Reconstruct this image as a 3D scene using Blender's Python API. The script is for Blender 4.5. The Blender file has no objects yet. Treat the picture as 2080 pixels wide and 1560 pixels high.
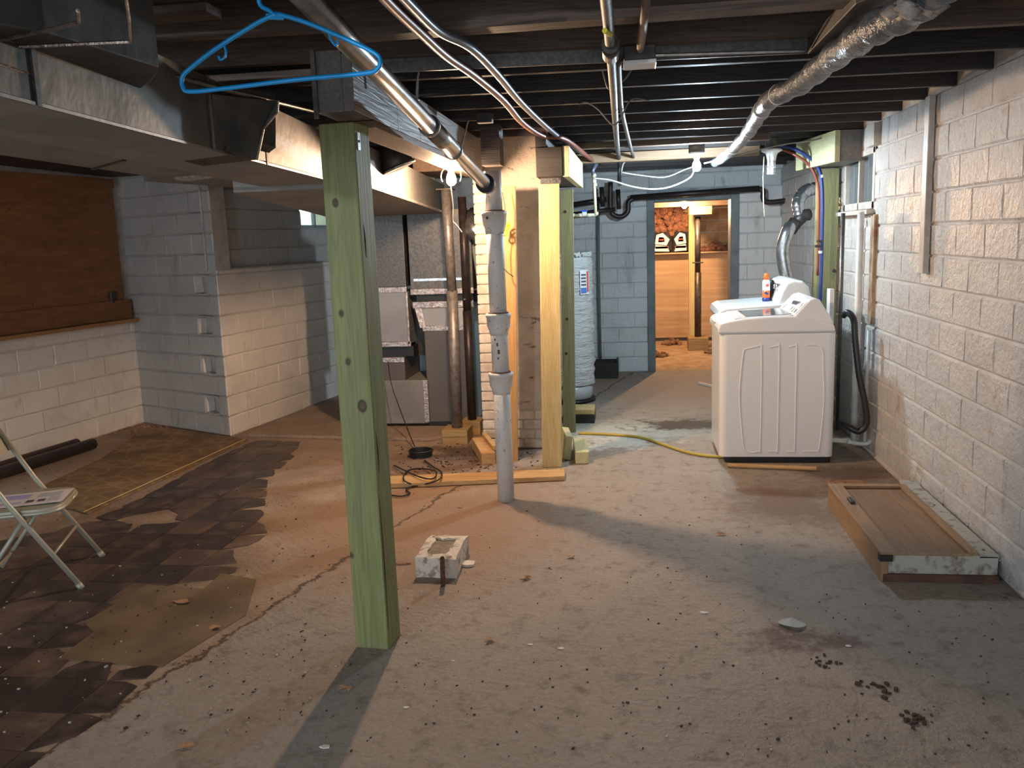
import bpy, math, random
from mathutils import Vector, Matrix, noise
random.seed(7)
R = random.Random(11)
# ---------------------------------------------------------------- camera
F, CH = 1750.0, 1.55
d = Vector(((1290-1040)/F, (780-475)/F, -1.0)).normalized()
up = Vector((1, .036, 0)).cross(-d).normalized()
if up.y < 0: up = -up
xr = d.cross(up)
M3 = Matrix((xr, d, up))                      # camera axes -> world axes
C = bpy.context.scene.collection
cd = bpy.data.cameras.new('camera'); cam = bpy.data.objects.new('camera', cd); C.objects.link(cam)
cam.matrix_world = Matrix.Translation((0, 0, CH)) @ M3.to_4x4()
cd.sensor_width = 36; cd.lens = 36*F/2080; cd.clip_start = .05
bpy.context.scene.camera = cam
# ---------------------------------------------------------------- world, exposure
w = bpy.data.worlds.new('world'); bpy.context.scene.world = w; w.use_nodes = True
bg = w.node_tree.nodes['Background']; bg.inputs[0].default_value = (.80, .90, 1, 1); bg.inputs[1].default_value = 1.1
vs = bpy.context.scene.view_settings
vs.view_transform = 'Standard'; vs.look = 'None'; vs.gamma = 1; vs.use_curve_mapping = False; vs.exposure = 1.32
BULB_A, BULB_B, BULB_C, BULB_D = 1230, 950, 1300, 1200      # emission strengths of the bare bulbs
COL_A, COL_B, COL_C, COL_D = (1, .67, .42), (.68, .86, 1), (1, .60, .30), (.90, .94, 1)

def P(px, py, x=None, y=None, z=None):        # a point of the room seen along a line of sight, on a given plane
    r = M3 @ Vector(((px-1040)/F, (780-py)/F, -1))
    t = x/r.x if x is not None else y/r.y if y is not None else (z-CH)/r.z
    return Vector((0, 0, CH)) + r*t
# ---------------------------------------------------------------- materials
def newmat(name):
    m = bpy.data.materials.new(name); m.use_nodes = True
    nt = m.node_tree; b = nt.nodes['Principled BSDF']
    return m, nt, b
def N(nt, t, **k):
    n = nt.nodes.new(t)
    for a, v in k.items(): setattr(n, a, v)
    return n
def L(nt, a, b): nt.links.new(a, b)
def coords(nt, rand=False, scale=(1, 1, 1)):
    tc = N(nt, 'ShaderNodeTexCoord'); mp = N(nt, 'ShaderNodeMapping'); mp.inputs['Scale'].default_value = scale
    L(nt, tc.outputs['Object'], mp.inputs['Vector'])
    if rand:
        oi = N(nt, 'ShaderNodeObjectInfo'); mu = N(nt, 'ShaderNodeMath', operation='MULTIPLY'); mu.inputs[1].default_value = 37
        L(nt, oi.outputs['Random'], mu.inputs[0]); L(nt, mu.outputs[0], mp.inputs['Location'])
    return mp.outputs[0]
def noise_n(nt, v, scale, detail=5, rough=.6, dist=0):
    n = N(nt, 'ShaderNodeTexNoise'); n.inputs['Scale'].default_value = scale; n.inputs['Detail'].default_value = detail
    n.inputs['Roughness'].default_value = rough; n.inputs['Distortion'].default_value = dist
    L(nt, v, n.inputs['Vector']); return n.outputs[0]
def ramp(nt, f, a, b, ca=(0, 0, 0, 1), cb=(1, 1, 1, 1)):
    r = N(nt, 'ShaderNodeValToRGB'); e = r.color_ramp.elements
    e[0].position = a; e[1].position = b; e[0].color = ca; e[1].color = cb
    L(nt, f, r.inputs[0]); return r.outputs[0]
def mix(nt, f, a, b, mode='MIX'):
    m = N(nt, 'ShaderNodeMix', data_type='RGBA', blend_type=mode)
    for s, v in ((m.inputs[0], f), (m.inputs[6], a), (m.inputs[7], b)):
        if hasattr(v, 'is_output') or isinstance(v, bpy.types.NodeSocket): L(nt, v, s)
        elif isinstance(v, (int, float)): s.default_value = v
        else: s.default_value = (*v, 1) if len(v) == 3 else v
    return m.outputs[2]
def bump(nt, b, h, dist, strength=1):
    n = N(nt, 'ShaderNodeBump'); n.inputs['Distance'].default_value = dist; n.inputs['Strength'].default_value = strength
    L(nt, h, n.inputs['Height']); L(nt, n.outputs[0], b.inputs['Normal'])
def plain(name, col, rough=.5, metal=0, col2=None, nscale=6, lo=.4, hi=.65, bscale=None, bdist=.002, rand=True, scale=(1, 1, 1), emis=0, trans=0):
    m, nt, b = newmat(name)
    b.inputs['Roughness'].default_value = rough; b.inputs['Metallic'].default_value = metal
    b.inputs['Base Color'].default_value = (*col, 1)
    if trans: b.inputs['Transmission Weight'].default_value = trans
    if emis:
        b.inputs['Emission Color'].default_value = (*col, 1); b.inputs['Emission Strength'].default_value = emis
    if col2 or bscale:
        v = coords(nt, rand, scale)
        if col2:
            f = ramp(nt, noise_n(nt, v, nscale), lo, hi)
            L(nt, mix(nt, f, col, col2), b.inputs['Base Color'])
        if bscale: bump(nt, b, noise_n(nt, v, bscale), bdist)
    return m
def wood(name, c1, c2, axis='z', knots=None, rough=.6, fine=55, rand=False):
    m, nt, b = newmat(name); b.inputs['Roughness'].default_value = rough
    sc = {'x': (.06, 1, 1), 'y': (1, .06, 1), 'z': (1, 1, .06)}[axis]
    v = coords(nt, True, sc) if rand else coords(nt, False, sc)
    g = ramp(nt, noise_n(nt, v, fine, 3, .5, 1.2), .35, .68)
    g2 = ramp(nt, noise_n(nt, v, 9, 4, .6, .5), .3, .75)
    c = mix(nt, g, c1, c2); c = mix(nt, g2, c, tuple(k*.78 for k in c1), 'MIX')
    mm = N(nt, 'ShaderNodeMath', operation='MULTIPLY'); mm.inputs[1].default_value = .55
    nt.links.new(g2, mm.inputs[0])
    c = mix(nt, mm.outputs[0], mix(nt, g, c1, c2), tuple(k*.7 for k in c2))
    if knots:
        tc = N(nt, 'ShaderNodeTexCoord')
        for (kx, ky, kz, kr) in knots:
            mp = N(nt, 'ShaderNodeMapping'); mp.inputs['Location'].default_value = (-kx, -ky, -kz)
            mp2 = N(nt, 'ShaderNodeVectorMath', operation='MULTIPLY'); mp2.inputs[1].default_value = (1, 1, .75)
            ln = N(nt, 'ShaderNodeVectorMath', operation='LENGTH')
            L(nt, tc.outputs['Object'], mp.inputs[0]); L(nt, mp.outputs[0], mp2.inputs[0]); L(nt, mp2.outputs[0], ln.inputs[0])
            r1 = ramp(nt, ln.outputs['Value'], kr*.75, kr, (1, 1, 1, 1), (0, 0, 0, 1))
            r2 = ramp(nt, ln.outputs['Value'], kr*.35, kr*.6, (1, 1, 1, 1), (0, 0, 0, 1))
            c = mix(nt, r1, c, (.05, .03, .015)); c = mix(nt, r2, c, (.11, .07, .035))
    L(nt, c, b.inputs['Base Color'])
    bump(nt, b, g, .0008)
    return m
def paint(name, col, dirt, rough=.38, stain=.0, bdist=.006, rand=True):
    """thick glossy paint rolled over rough concrete block"""
    m, nt, b = newmat(name); b.inputs['Roughness'].default_value = rough
    v = coords(nt, rand)
    tc = N(nt, 'ShaderNodeTexCoord'); geo = N(nt, 'ShaderNodeNewGeometry')
    big = noise_n(nt, geo.outputs['Position'], 1.7, 6, .65, .4)
    f1 = ramp(nt, big, .50, .72)
    c = mix(nt, f1, col, tuple(k*.80 for k in col))
    sp = ramp(nt, noise_n(nt, geo.outputs['Position'], 38, 3, .7), .69, .73)
    c = mix(nt, sp, c, dirt)
    st = ramp(nt, noise_n(nt, geo.outputs['Position'], 3.1, 5, .7, .3), .60, .70)
    if stain:
        mm = N(nt, 'ShaderNodeMath', operation='MULTIPLY'); mm.inputs[1].default_value = stain; nt.links.new(st, mm.inputs[0])
        c = mix(nt, mm.outputs[0], c, (.50, .33, .17))
    mp3 = N(nt, 'ShaderNodeMapping'); mp3.inputs['Scale'].default_value = (2.2, 2.2, .8); L(nt, geo.outputs['Position'], mp3.inputs[0])
    sm = ramp(nt, noise_n(nt, mp3.outputs[0], 2.3, 6, .68, .6), .60, .74)
    c = mix(nt, sm, c, tuple(k*.55 for k in col))
    L(nt, c, b.inputs['Base Color'])
    a = noise_n(nt, geo.outputs['Position'], 24, 6, .68)
    bb = noise_n(nt, geo.outputs['Position'], 6, 4, .6)
    ad = N(nt, 'ShaderNodeMath', operation='ADD'); nt.links.new(a, ad.inputs[0]); nt.links.new(bb, ad.inputs[1])
    bump(nt, b, ad.outputs[0], bdist)
    return m
MT = {}
MT['paint_right'] = paint('paint_right', (.67, .64, .61), (.25, .2, .16), .27, .6, .020)
MT['paint_left'] = paint('paint_left', (.78, .72, .65), (.35, .29, .23), .5, .15, .006)
MT['paint_grey'] = paint('paint_grey', (.47, .45, .42), (.3, .27, .24), .5, .1, .008)
MT['paint_back'] = paint('paint_back', (.66, .69, .70), (.2, .21, .22), .42, .0, .008)
MT['mortar'] = plain('mortar', (.56, .52, .48), .6, col2=(.38, .35, .31), nscale=6, bscale=40, bdist=.004, rand=False)
MT['mortar_back'] = plain('mortar_back', (.42, .47, .51), .6, col2=(.26, .28, .29), nscale=9, bscale=40, bdist=.004, rand=False)
MT['frame_blue'] = plain('frame_blue', (.17, .21, .22), .5, col2=(.12, .15, .16), nscale=8, bscale=60, bdist=.001)
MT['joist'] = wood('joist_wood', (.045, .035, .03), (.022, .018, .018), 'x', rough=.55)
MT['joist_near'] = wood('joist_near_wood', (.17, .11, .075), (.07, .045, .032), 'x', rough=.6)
MT['subfloor'] = plain('subfloor', (.018, .016, .016), .8, col2=(.035, .028, .024), nscale=5, bscale=30)
MT['green_wood'] = None
MT['pine'] = wood('pine', (.66, .54, .27), (.52, .40, .17), 'z', fine=70)
MT['pine_orange'] = wood('pine_orange', (.56, .33, .13), (.46, .25, .09), 'z')
MT['pine_y'] = wood('pine_y', (.66, .52, .24), (.55, .40, .16), 'y')
MT['pine_x'] = wood('pine_x', (.66, .42, .18), (.50, .28, .11), 'x')
MT['pale_wood'] = wood('pale_wood', (.62, .60, .36), (.50, .47, .25), 'y')
MT['green_dark'] = wood('green_dark', (.29, .28, .135), (.20, .20, .09), 'z')
MT['block_wood'] = wood('block_wood', (.50, .34, .14), (.33, .20, .08), 'x', rand=True)
MT['panel_wood'] = wood('panel_wood', (.30, .125, .043), (.21, .08, .027), 'y', rough=.5, fine=20)
MT['knot_red'] = plain('knot_red', (.12, .05, .02), .6)
MT['panel_trim'] = wood('panel_trim', (.50, .25, .09), (.38, .17, .06), 'y', rough=.5)
MT['hatch'] = wood('hatch', (.29, .17, .085), (.21, .12, .06), 'y', fine=30)
MT['hatch_x'] = wood('hatch_x', (.38, .235, .12), (.28, .16, .08), 'y')
MT['girder'] = wood('girder', (.24, .22, .20), (.15, .135, .12), 'y', rough=.45)
MT['girder_u'] = wood('girder_u', (.20, .125, .075), (.13, .08, .05), 'y', rough=.6)
MT['header_dark'] = wood('header_dark', (.022, .019, .017), (.015, .013, .012), 'x')
MT['ply'] = wood('ply', (.62, .42, .24), (.48, .30, .16), 'x', fine=14)
MT['brown_x'] = wood('brown_x', (.30, .20, .115), (.22, .14, .08), 'x')
MT['black'] = plain('black', (.012, .012, .013), .45)
MT['rubber'] = plain('rubber', (.02, .02, .02), .35)
MT['black_pipe'] = plain('black_pipe', (.022, .019, .02), .4, col2=(.045, .03, .028), nscale=20, bscale=60, bdist=.001)
MT['blackred'] = plain('brown_pipe', (.045, .018, .016), .45)
MT['galv'] = plain('galvanised', (.17, .16, .15), .45, .7, col2=(.115, .11, .10), nscale=60, lo=.4, hi=.6)
MT['galv_dull'] = plain('galvanised_dull', (.10, .097, .092), .55, .6, col2=(.05, .05, .048), nscale=5, bscale=3, bdist=.01)
MT['galv_bright'] = plain('galvanised_bright', (.62, .62, .63), .25, .9, col2=(.4, .4, .4), nscale=30)
MT['galv_pipe'] = plain('galvanised_pipe', (.36, .36, .37), .27, .9, col2=(.24, .235, .235), nscale=14)
MT['duct_face'] = plain('duct_face', (.14, .115, .10), .55, .3, col2=(.07, .055, .047), nscale=11, bscale=8, bdist=.004)
MT['duct_under'] = plain('duct_under', (.27, .26, .24), .6, .1, col2=(.20, .195, .18), nscale=3)
MT['foil'] = plain('foil', (.62, .55, .50), .25, .85, col2=(.33, .22, .18), nscale=45, bscale=70, bdist=.004)
MT['furnace'] = plain('furnace_paint', (.125, .11, .095), .45, .25, col2=(.11, .095, .085), nscale=3)
MT['furnace_light'] = plain('furnace_light', (.33, .32, .31), .4, .4, col2=(.26, .25, .24), nscale=3)
MT['side_teal_lit'] = plain('side_teal_lit', (.20, .24, .24), .45, .3)  # cool teal light put into the base colour
MT['steel_rust'] = plain('steel_rust', (.30, .28, .27), .45, .5, col2=(.19, .155, .14), nscale=28, bscale=50, bdist=.001)
MT['castiron'] = plain('castiron_paint', (.66, .65, .62), .45, col2=(.27, .22, .18), nscale=38, lo=.62, hi=.70, bscale=45, bdist=.005)
MT['rust'] = plain('rust', (.20, .09, .05), .8, col2=(.07, .05, .04), nscale=60, bscale=60)
MT['white_app'] = plain('white_enamel', (.80, .78, .76), .25)
MT['white_app2'] = plain('white_enamel_cool', (.74, .78, .78), .22)
MT['app_grey'] = plain('grey_plastic', (.45, .46, .46), .35)
MT['tinted'] = plain('tinted_glass', (.20, .20, .20), .08)
MT['ridge'] = plain('ridge', (.84, .82, .80), .3)
MT['blanket'] = plain('blanket', (.76, .79, .77), .38, col2=(.68, .71, .70), nscale=9, bscale=11, bdist=.05, scale=(1, 1, 4), rand=False)
MT['orange'] = plain('orange_plastic', (.85, .16, .02), .35)
MT['label_white'] = plain('label_white', (.85, .85, .86), .4)
MT['navy'] = plain('navy', (.02, .04, .22), .35)
MT['blue_pipe'] = plain('blue_pipe', (.03, .05, .22), .35)
MT['red_pipe'] = plain('red_pipe', (.30, .07, .05), .35)
MT['steel_blue'] = plain('silver_blue', (.15, .17, .225), .3, .3)
MT['copper'] = plain('copper', (.20, .065, .045), .38, .2)
MT['cpvc'] = plain('cpvc', (.78, .72, .52), .4)
MT['white_pvc'] = plain('white_pvc', (.76, .77, .75), .35, col2=(.62, .62, .6), nscale=7)
MT['blue_valve'] = plain('blue_valve', (.02, .12, .6), .3)
MT['yellow'] = plain('yellow', (.72, .62, .0), .4)
MT['yellow_hose'] = plain('yellow_hose', (.50, .36, .06), .5)
MT['hanger'] = plain('hanger_blue', (.008, .31, .72), .3)
MT['chair'] = plain('chair_metal', (.42, .41, .33), .4, .2)
MT['paper'] = plain('paper', (.74, .71, .74), .7)
MT['print_violet'] = plain('print_violet', (.48, .44, .72), .7)
MT['print_dark'] = plain('print_dark', (.10, .09, .13), .7)
MT['print_grey'] = plain('print_grey', (.5, .48, .52), .7)
MT['print_red'] = plain('print_red', (.7, .10, .06), .6)
MT['print_blue'] = plain('print_blue', (.08, .2, .6), .6)
MT['bag_black'] = plain('bag_black', (.03, .03, .035), .35)
MT['bag_white'] = plain('bag_white', (.82, .78, .76), .35)
MT['insul'] = plain('insulation', (.45, .20, .12), .95, col2=(.18, .08, .05), nscale=12, bscale=25, bdist=.05)
MT['insul_pale'] = plain('insulation_pale', (.42, .36, .31), .95, col2=(.25, .2, .17), nscale=30, bscale=40, bdist=.02)
MT['rubble'] = plain('rubble', (.42, .24, .13), .9, col2=(.20, .10, .06), nscale=30, bscale=40, bdist=.01)
MT['wrap'] = plain('plastic_wrap', (.12, .135, .15), .32, .12, col2=(.07, .08, .09), nscale=14, bscale=18, bdist=.02)
MT['wire_white'] = plain('wire_white', (.62, .62, .60), .4)
MT['wire_grey'] = plain('wire_grey', (.25, .24, .23), .4)
MT['porcelain'] = plain('porcelain', (.75, .75, .74), .2)
MT['tile_dark'] = plain('tile_dark', (.045, .032, .029), .42, col2=(.15, .10, .08), nscale=6, lo=.48, hi=.74, bscale=9, bdist=.004)
MT['tile_brown'] = plain('tile_brown', (.085, .055, .042), .45, col2=(.20, .135, .095), nscale=6, lo=.45, hi=.75, bscale=9, bdist=.004)
MT['tile_olive'] = plain('tile_olive', (.20, .145, .085), .55, col2=(.13, .09, .055), nscale=4, bscale=20, bdist=.002)
MT['leaf'] = plain('leaf', (.42, .24, .12), .8)
MT['chip'] = plain('chip', (.75, .68, .60), .7)
MT['fleck'] = plain('fleck', (.46, .40, .34), .7)
MT['dirt'] = plain('dirt', (.055, .035, .025), .9)
MT['clear'] = plain('clear_plastic', (.85, .9, .9), .12, trans=.5)
MT['dark_metal'] = plain('dark_metal', (.09, .085, .08), .45, .5, col2=(.05, .035, .03), nscale=20)
MT['glassblock'] = plain('window_pane', (.10, .12, .13), .08)
MT['bracket'] = plain('bracket_paint', (.55, .50, .45), .45, col2=(.40, .34, .28), nscale=8)
MT['foot_red'] = plain('foot_red', (.13, .055, .035), .6, col2=(.06, .03, .02), nscale=9)
MT['hatch_paint'] = plain('hatch_paint', (.42, .40, .35), .6, col2=(.16, .11, .08), nscale=16, lo=.52, hi=.66)

def emat(name, col, s):
    m = bpy.data.materials.new(name); m.use_nodes = True; nt = m.node_tree; nt.nodes.clear()
    e = nt.nodes.new('ShaderNodeEmission'); o = nt.nodes.new('ShaderNodeOutputMaterial')
    e.inputs[0].default_value = (*col, 1); e.inputs[1].default_value = s; L(nt, e.outputs[0], o.inputs[0]); return m
# ---------------------------------------------------------------- mesh helpers
class MB:
    def __init__(s): s.v = []; s.f = []
    def add(s, vs_, fs):
        n = len(s.v); s.v += [tuple(p) for p in vs_]; s.f += [tuple(i+n for i in f) for f in fs]; return s
    def box(s, x0, x1, y0, y1, z0, z1):
        return s.add([(x, y, z) for z in (z0, z1) for y in (y0, y1) for x in (x0, x1)],
                     [(0, 2, 3, 1), (4, 5, 7, 6), (0, 1, 5, 4), (2, 6, 7, 3), (0, 4, 6, 2), (1, 3, 7, 5)])
    def obox(s, c, sx, sy, sz, rz=0, tilt=None):
        m = Matrix.Rotation(rz, 3, 'Z')
        if tilt: m = m @ Matrix.Rotation(tilt[1], 3, tilt[0])
        c = Vector(c)
        return s.add([c + m @ Vector((x*sx/2, y*sy/2, z*sz/2)) for z in (-1, 1) for y in (-1, 1) for x in (-1, 1)],
                     [(0, 2, 3, 1), (4, 5, 7, 6), (0, 1, 5, 4), (2, 6, 7, 3), (0, 4, 6, 2), (1, 3, 7, 5)])
    def hexa(s, lo, hi):                       # prism between two loops of points
        n = len(lo)
        return s.add(list(lo)+list(hi), [tuple(range(n))[::-1], tuple(range(n, 2*n))] + [(i, (i+1) % n, n+(i+1) % n, n+i) for i in range(n)])
    def tube(s, pts, r, n=12, cap=True, ring=None):
        pts = [Vector(p) for p in pts]; k = len(pts)
        rs = r if isinstance(r, (list, tuple)) else [r]*k
        base = len(s.v); prev = None
        for i, p in enumerate(pts):
            t = (pts[min(i+1, k-1)]-pts[max(i-1, 0)]).normalized()
            if prev is None:
                a = t.orthogonal().normalized()
            else:
                a = (prev - t*prev.dot(t)).normalized()
            prev = a; b = t.cross(a)
            for j in range(n):
                an = 2*math.pi*j/n; s.v.append(tuple(p+(a*math.cos(an)+b*math.sin(an))*rs[i]))
        for i in range(k-1):
            for j in range(n):
                s.f.append((base+i*n+j, base+i*n+(j+1) % n, base+(i+1)*n+(j+1) % n, base+(i+1)*n+j))
        if cap:
            s.f.append(tuple(base+j for j in range(n))[::-1]); s.f.append(tuple(base+(k-1)*n+j for j in range(n)))
        return s
    def lathe(s, c, prof, n=20, axis='z'):
        c = Vector(c); base = len(s.v)
        for (r, h) in prof:
            for j in range(n):
                a = 2*math.pi*j/n
                q = {'z': (r*math.cos(a), r*math.sin(a), h), 'y': (r*math.cos(a), h, r*math.sin(a)), 'x': (h, r*math.cos(a), r*math.sin(a))}[axis]
                s.v.append(tuple(c+Vector(q)))
        for i in range(len(prof)-1):
            for j in range(n):
                s.f.append((base+i*n+j, base+i*n+(j+1) % n, base+(i+1)*n+(j+1) % n, base+(i+1)*n+j))
        s.f.append(tuple(base+j for j in range(n))[::-1]); s.f.append(tuple(base+(len(prof)-1)*n+j for j in range(n)))
        return s
    def build(s, name, mat, parent=None, smooth=False, bevel=0, seg=2, autosm=False):
        me = bpy.data.meshes.new(name); me.from_pydata(s.v, [], s.f); me.update()
        import bmesh
        bm = bmesh.new(); bm.from_mesh(me); bmesh.ops.recalc_face_normals(bm, faces=bm.faces); bm.to_mesh(me); bm.free()
        me.materials.append(MT[mat] if isinstance(mat, str) else mat)
        if smooth:
            me.polygons.foreach_set('use_smooth', [len(p.vertices) <= 4 for p in me.polygons])
        o = bpy.data.objects.new(name, me); C.objects.link(o)
        if parent: o.parent = parent
        if bevel:
            b = o.modifiers.new('bevel', 'BEVEL'); b.width = bevel; b.segments = seg; b.limit_method = 'ANGLE'; b.angle_limit = math.radians(50)
            b.harden_normals = False
        return o
def tag(o, label, cat, group=None, kind=None):
    o['label'] = label; o['category'] = cat
    if group: o['group'] = group
    if kind: o['kind'] = kind
    return o
def thing(name, label, cat, group=None):
    o = bpy.data.objects.new(name, None); C.objects.link(o); o.empty_display_size = .05
    return tag(o, label, cat, group)
def struct(o, label=None):
    o['kind'] = 'structure'
    if label: o['label'] = label
    return o
def smoothpath(pts, n=6):                      # Catmull-Rom
    pts = [Vector(p) for p in pts]; out = []
    for i in range(len(pts)-1):
        p0 = pts[max(i-1, 0)]; p1 = pts[i]; p2 = pts[i+1]; p3 = pts[min(i+2, len(pts)-1)]
        for k in range(n):
            t = k/n
            out.append(.5*((2*p1)+(p2-p0)*t+(2*p0-5*p1+4*p2-p3)*t*t+(3*p1-p0-3*p2+p3)*t**3))
    out.append(pts[-1]); return out
# ================================================================ THE SHELL
XR, XL = 1.576, -4.48
ZC = 2.217                                     # underside of the joists
YB = 9.8
# ---- floor
def floor_mat():
    m, nt, b = newmat('concrete'); geo = N(nt, 'ShaderNodeNewGeometry'); pos = geo.outputs['Position']
    n1 = noise_n(nt, pos, 2.2, 8, .62, .3); n2 = noise_n(nt, pos, 45, 4, .7)
    c = mix(nt, ramp(nt, n1, .3, .7), (.36, .30, .245), (.255, .21, .17))
    c = mix(nt, ramp(nt, n2, .35, .75), c, (.38, .325, .275))
    n3 = noise_n(nt, pos, 11, 7, .7, .2); c = mix(nt, ramp(nt, n3, .52, .70), c, (.17, .135, .105))
    sx = N(nt, 'ShaderNodeSeparateXYZ'); L(nt, pos, sx.inputs[0])
    # wobble for the edges of stains
    nw = noise_n(nt, pos, 3.5, 6, .65); nw2 = noise_n(nt, pos, 14, 5, .7)
    def math_(op, a, bb):
        q = N(nt, 'ShaderNodeMath', operation=op)
        for i, v in enumerate((a, bb)):
            if isinstance(v, (int, float)): q.inputs[i].default_value = v
            else: L(nt, v, q.inputs[i])
        return q.outputs[0]
    wob = math_('ADD', math_('MULTIPLY', math_('SUBTRACT', nw, .5), 1.6), math_('MULTIPLY', math_('SUBTRACT', nw2, .5), .7))
    def blob(cx, cy, rx, ry, rot=0, soft=.25, wk=1.0):
        dx = math_('SUBTRACT', sx.outputs[0], cx); dy = math_('SUBTRACT', sx.outputs[1], cy)
        ca, sa = math.cos(rot), math.sin(rot)
        u = math_('DIVIDE', math_('ADD', math_('MULTIPLY', dx, ca), math_('MULTIPLY', dy, sa)), rx)
        v = math_('DIVIDE', math_('SUBTRACT', math_('MULTIPLY', dy, ca), math_('MULTIPLY', dx, sa)), ry)
        r = math_('SQRT', math_('ADD', math_('MULTIPLY', u, u), math_('MULTIPLY', v, v)), 0)
        r = math_('ADD', r, math_('MULTIPLY', wob, wk))
        return ramp(nt, r, 1-soft, 1, (1, 1, 1, 1), (0, 0, 0, 1))
    # smooth, greyer newer pour: right of the slab edge
    line = math_('ADD', math_('SUBTRACT', sx.outputs[0], math_('ADD', math_('MULTIPLY', sx.outputs[1], .24), -2.39)), math_('MULTIPLY', wob, .10))
    right = ramp(nt, line, 0.0, .03)
    old = mix(nt, ramp(nt, nw, .35, .65), (.29, .195, .13), (.40, .295, .21))
    old = mix(nt, ramp(nt, nw2, .55, .72), old, (.12, .075, .05))
    up_y = ramp(nt, math_('ADD', sx.outputs[1], math_('MULTIPLY', wob, .5)), 4.0, 4.5, (0, 0, 0, 1), (1, 1, 1, 1))
    c = mix(nt, right, old, c)
    c = mix(nt, blob(-2.9, 3.3, 1.1, 1.5, -.25, .5, .5), c, (.13, .085, .06))
    c = mix(nt, blob(-3.95, 4.9, .6, .8, 0, .5, .9), c, (.48, .40, .33))
    # brown tint on the pour between the posts
    c = mix(nt, blob(-1.15, 4.5, .95, 1.2, 0, .6, .6), c, (.34, .215, .135))
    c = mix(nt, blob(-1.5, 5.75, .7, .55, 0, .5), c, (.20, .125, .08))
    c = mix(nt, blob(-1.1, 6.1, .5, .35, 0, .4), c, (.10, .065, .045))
    # pale powder and dark grime by the heater and behind the washer
    c = mix(nt, blob(.0, 6.8, .75, .5, .1, .6, .9), c, (.50, .50, .42))
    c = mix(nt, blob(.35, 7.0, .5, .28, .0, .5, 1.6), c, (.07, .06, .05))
    c = mix(nt, blob(-.15, 6.4, .35, .3, .0, .5, 2.0), c, (.55, .56, .50))
    c = mix(nt, blob(.5, 8.6, 1.6, 1.1, 0, .6, .5), c, (.30, .24, .20))
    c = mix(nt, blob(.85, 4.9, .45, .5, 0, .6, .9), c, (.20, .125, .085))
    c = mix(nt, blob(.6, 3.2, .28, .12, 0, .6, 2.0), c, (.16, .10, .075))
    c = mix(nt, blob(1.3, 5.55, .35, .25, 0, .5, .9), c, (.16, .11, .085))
    c = mix(nt, blob(-3.9, 6.8, .6, .6, 0, .6, 1), c, (.20, .13, .085))
    edge = ramp(nt, math_('ABSOLUTE', line, 0), .006, .016, (1, 1, 1, 1), (0, 0, 0, 1)); c = mix(nt, math_('MULTIPLY', edge, math_('SUBTRACT', 1.0, up_y)), c, (.09, .055, .035))
    c = mix(nt, ramp(nt, noise_n(nt, pos, 95, 3, .6), .60, .72), c, (.20, .16, .125))
    c = mix(nt, ramp(nt, noise_n(nt, pos, 70, 2, .5), .75, .78), c, (.50, .44, .38))
    c = mix(nt, ramp(nt, noise_n(nt, pos, 33, 3, .6), .73, .76), c, (.10, .065, .045))
    L(nt, c, b.inputs['Base Color']); b.inputs['Roughness'].default_value = .68
    # trowel and broom marks
    wv = N(nt, 'ShaderNodeTexWave', wave_type='RINGS', rings_direction='Z'); wv.inputs['Scale'].default_value = 9; wv.inputs['Distortion'].default_value = 6
    wv.inputs['Detail'].default_value = 4; mp = N(nt, 'ShaderNodeMapping'); mp.inputs['Location'].default_value = (-.3, -6.5, 0)
    L(nt, pos, mp.inputs[0]); L(nt, mp.outputs[0], wv.inputs[0])
    h = math_('ADD', math_('MULTIPLY', wv.outputs[1], .07), math_('ADD', n2, math_('MULTIPLY', nw2, 1.2)))
    bump(nt, b, h, .010, .9)
    return m
MT['floor'] = floor_mat()
flo = struct(MB().box(XL-1.9, XR+.3, -4, 9.9, -.2, 0).build('floor', 'floor'))
# thin lifted edge of the newer pour
# ---- left floor tiles
def inpoly(x, y, poly):
    c = False; j = len(poly)-1
    for i in range(len(poly)):
        xi, yi = poly[i]; xj, yj = poly[j]
        if (yi > y) != (yj > y) and x < (xj-xi)*(y-yi)/(yj-yi)+xi: c = not c
        j = i
    return c
tz = [(P(a, b, z=0).x, P(a, b, z=0).y) for a, b in ((520, 893), (610, 898), (600, 925), (545, 975), (535, 1060), (545, 1090), (470, 1125), (500, 1175), (455, 1200), (350, 1330), (210, 1460), (120, 1520), (0, 1600), (-250, 1640), (-400, 1250), (-200, 1120), (60, 1090), (180, 1060), (300, 1005), (400, 950))]
hole = [(P(a, b, z=0).x, P(a, b, z=0).y) for a, b in ((300, 1188), (414, 1197), (450, 1165), (520, 1178), (500, 1250), (330, 1355), (115, 1340), (190, 1285), (170, 1265))]
hole2 = [(P(a, b, z=0).x, P(a, b, z=0).y) for a, b in ((255, 1050), (370, 1030), (350, 1065), (250, 1065))]
ts = .222
tk = 0
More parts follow.
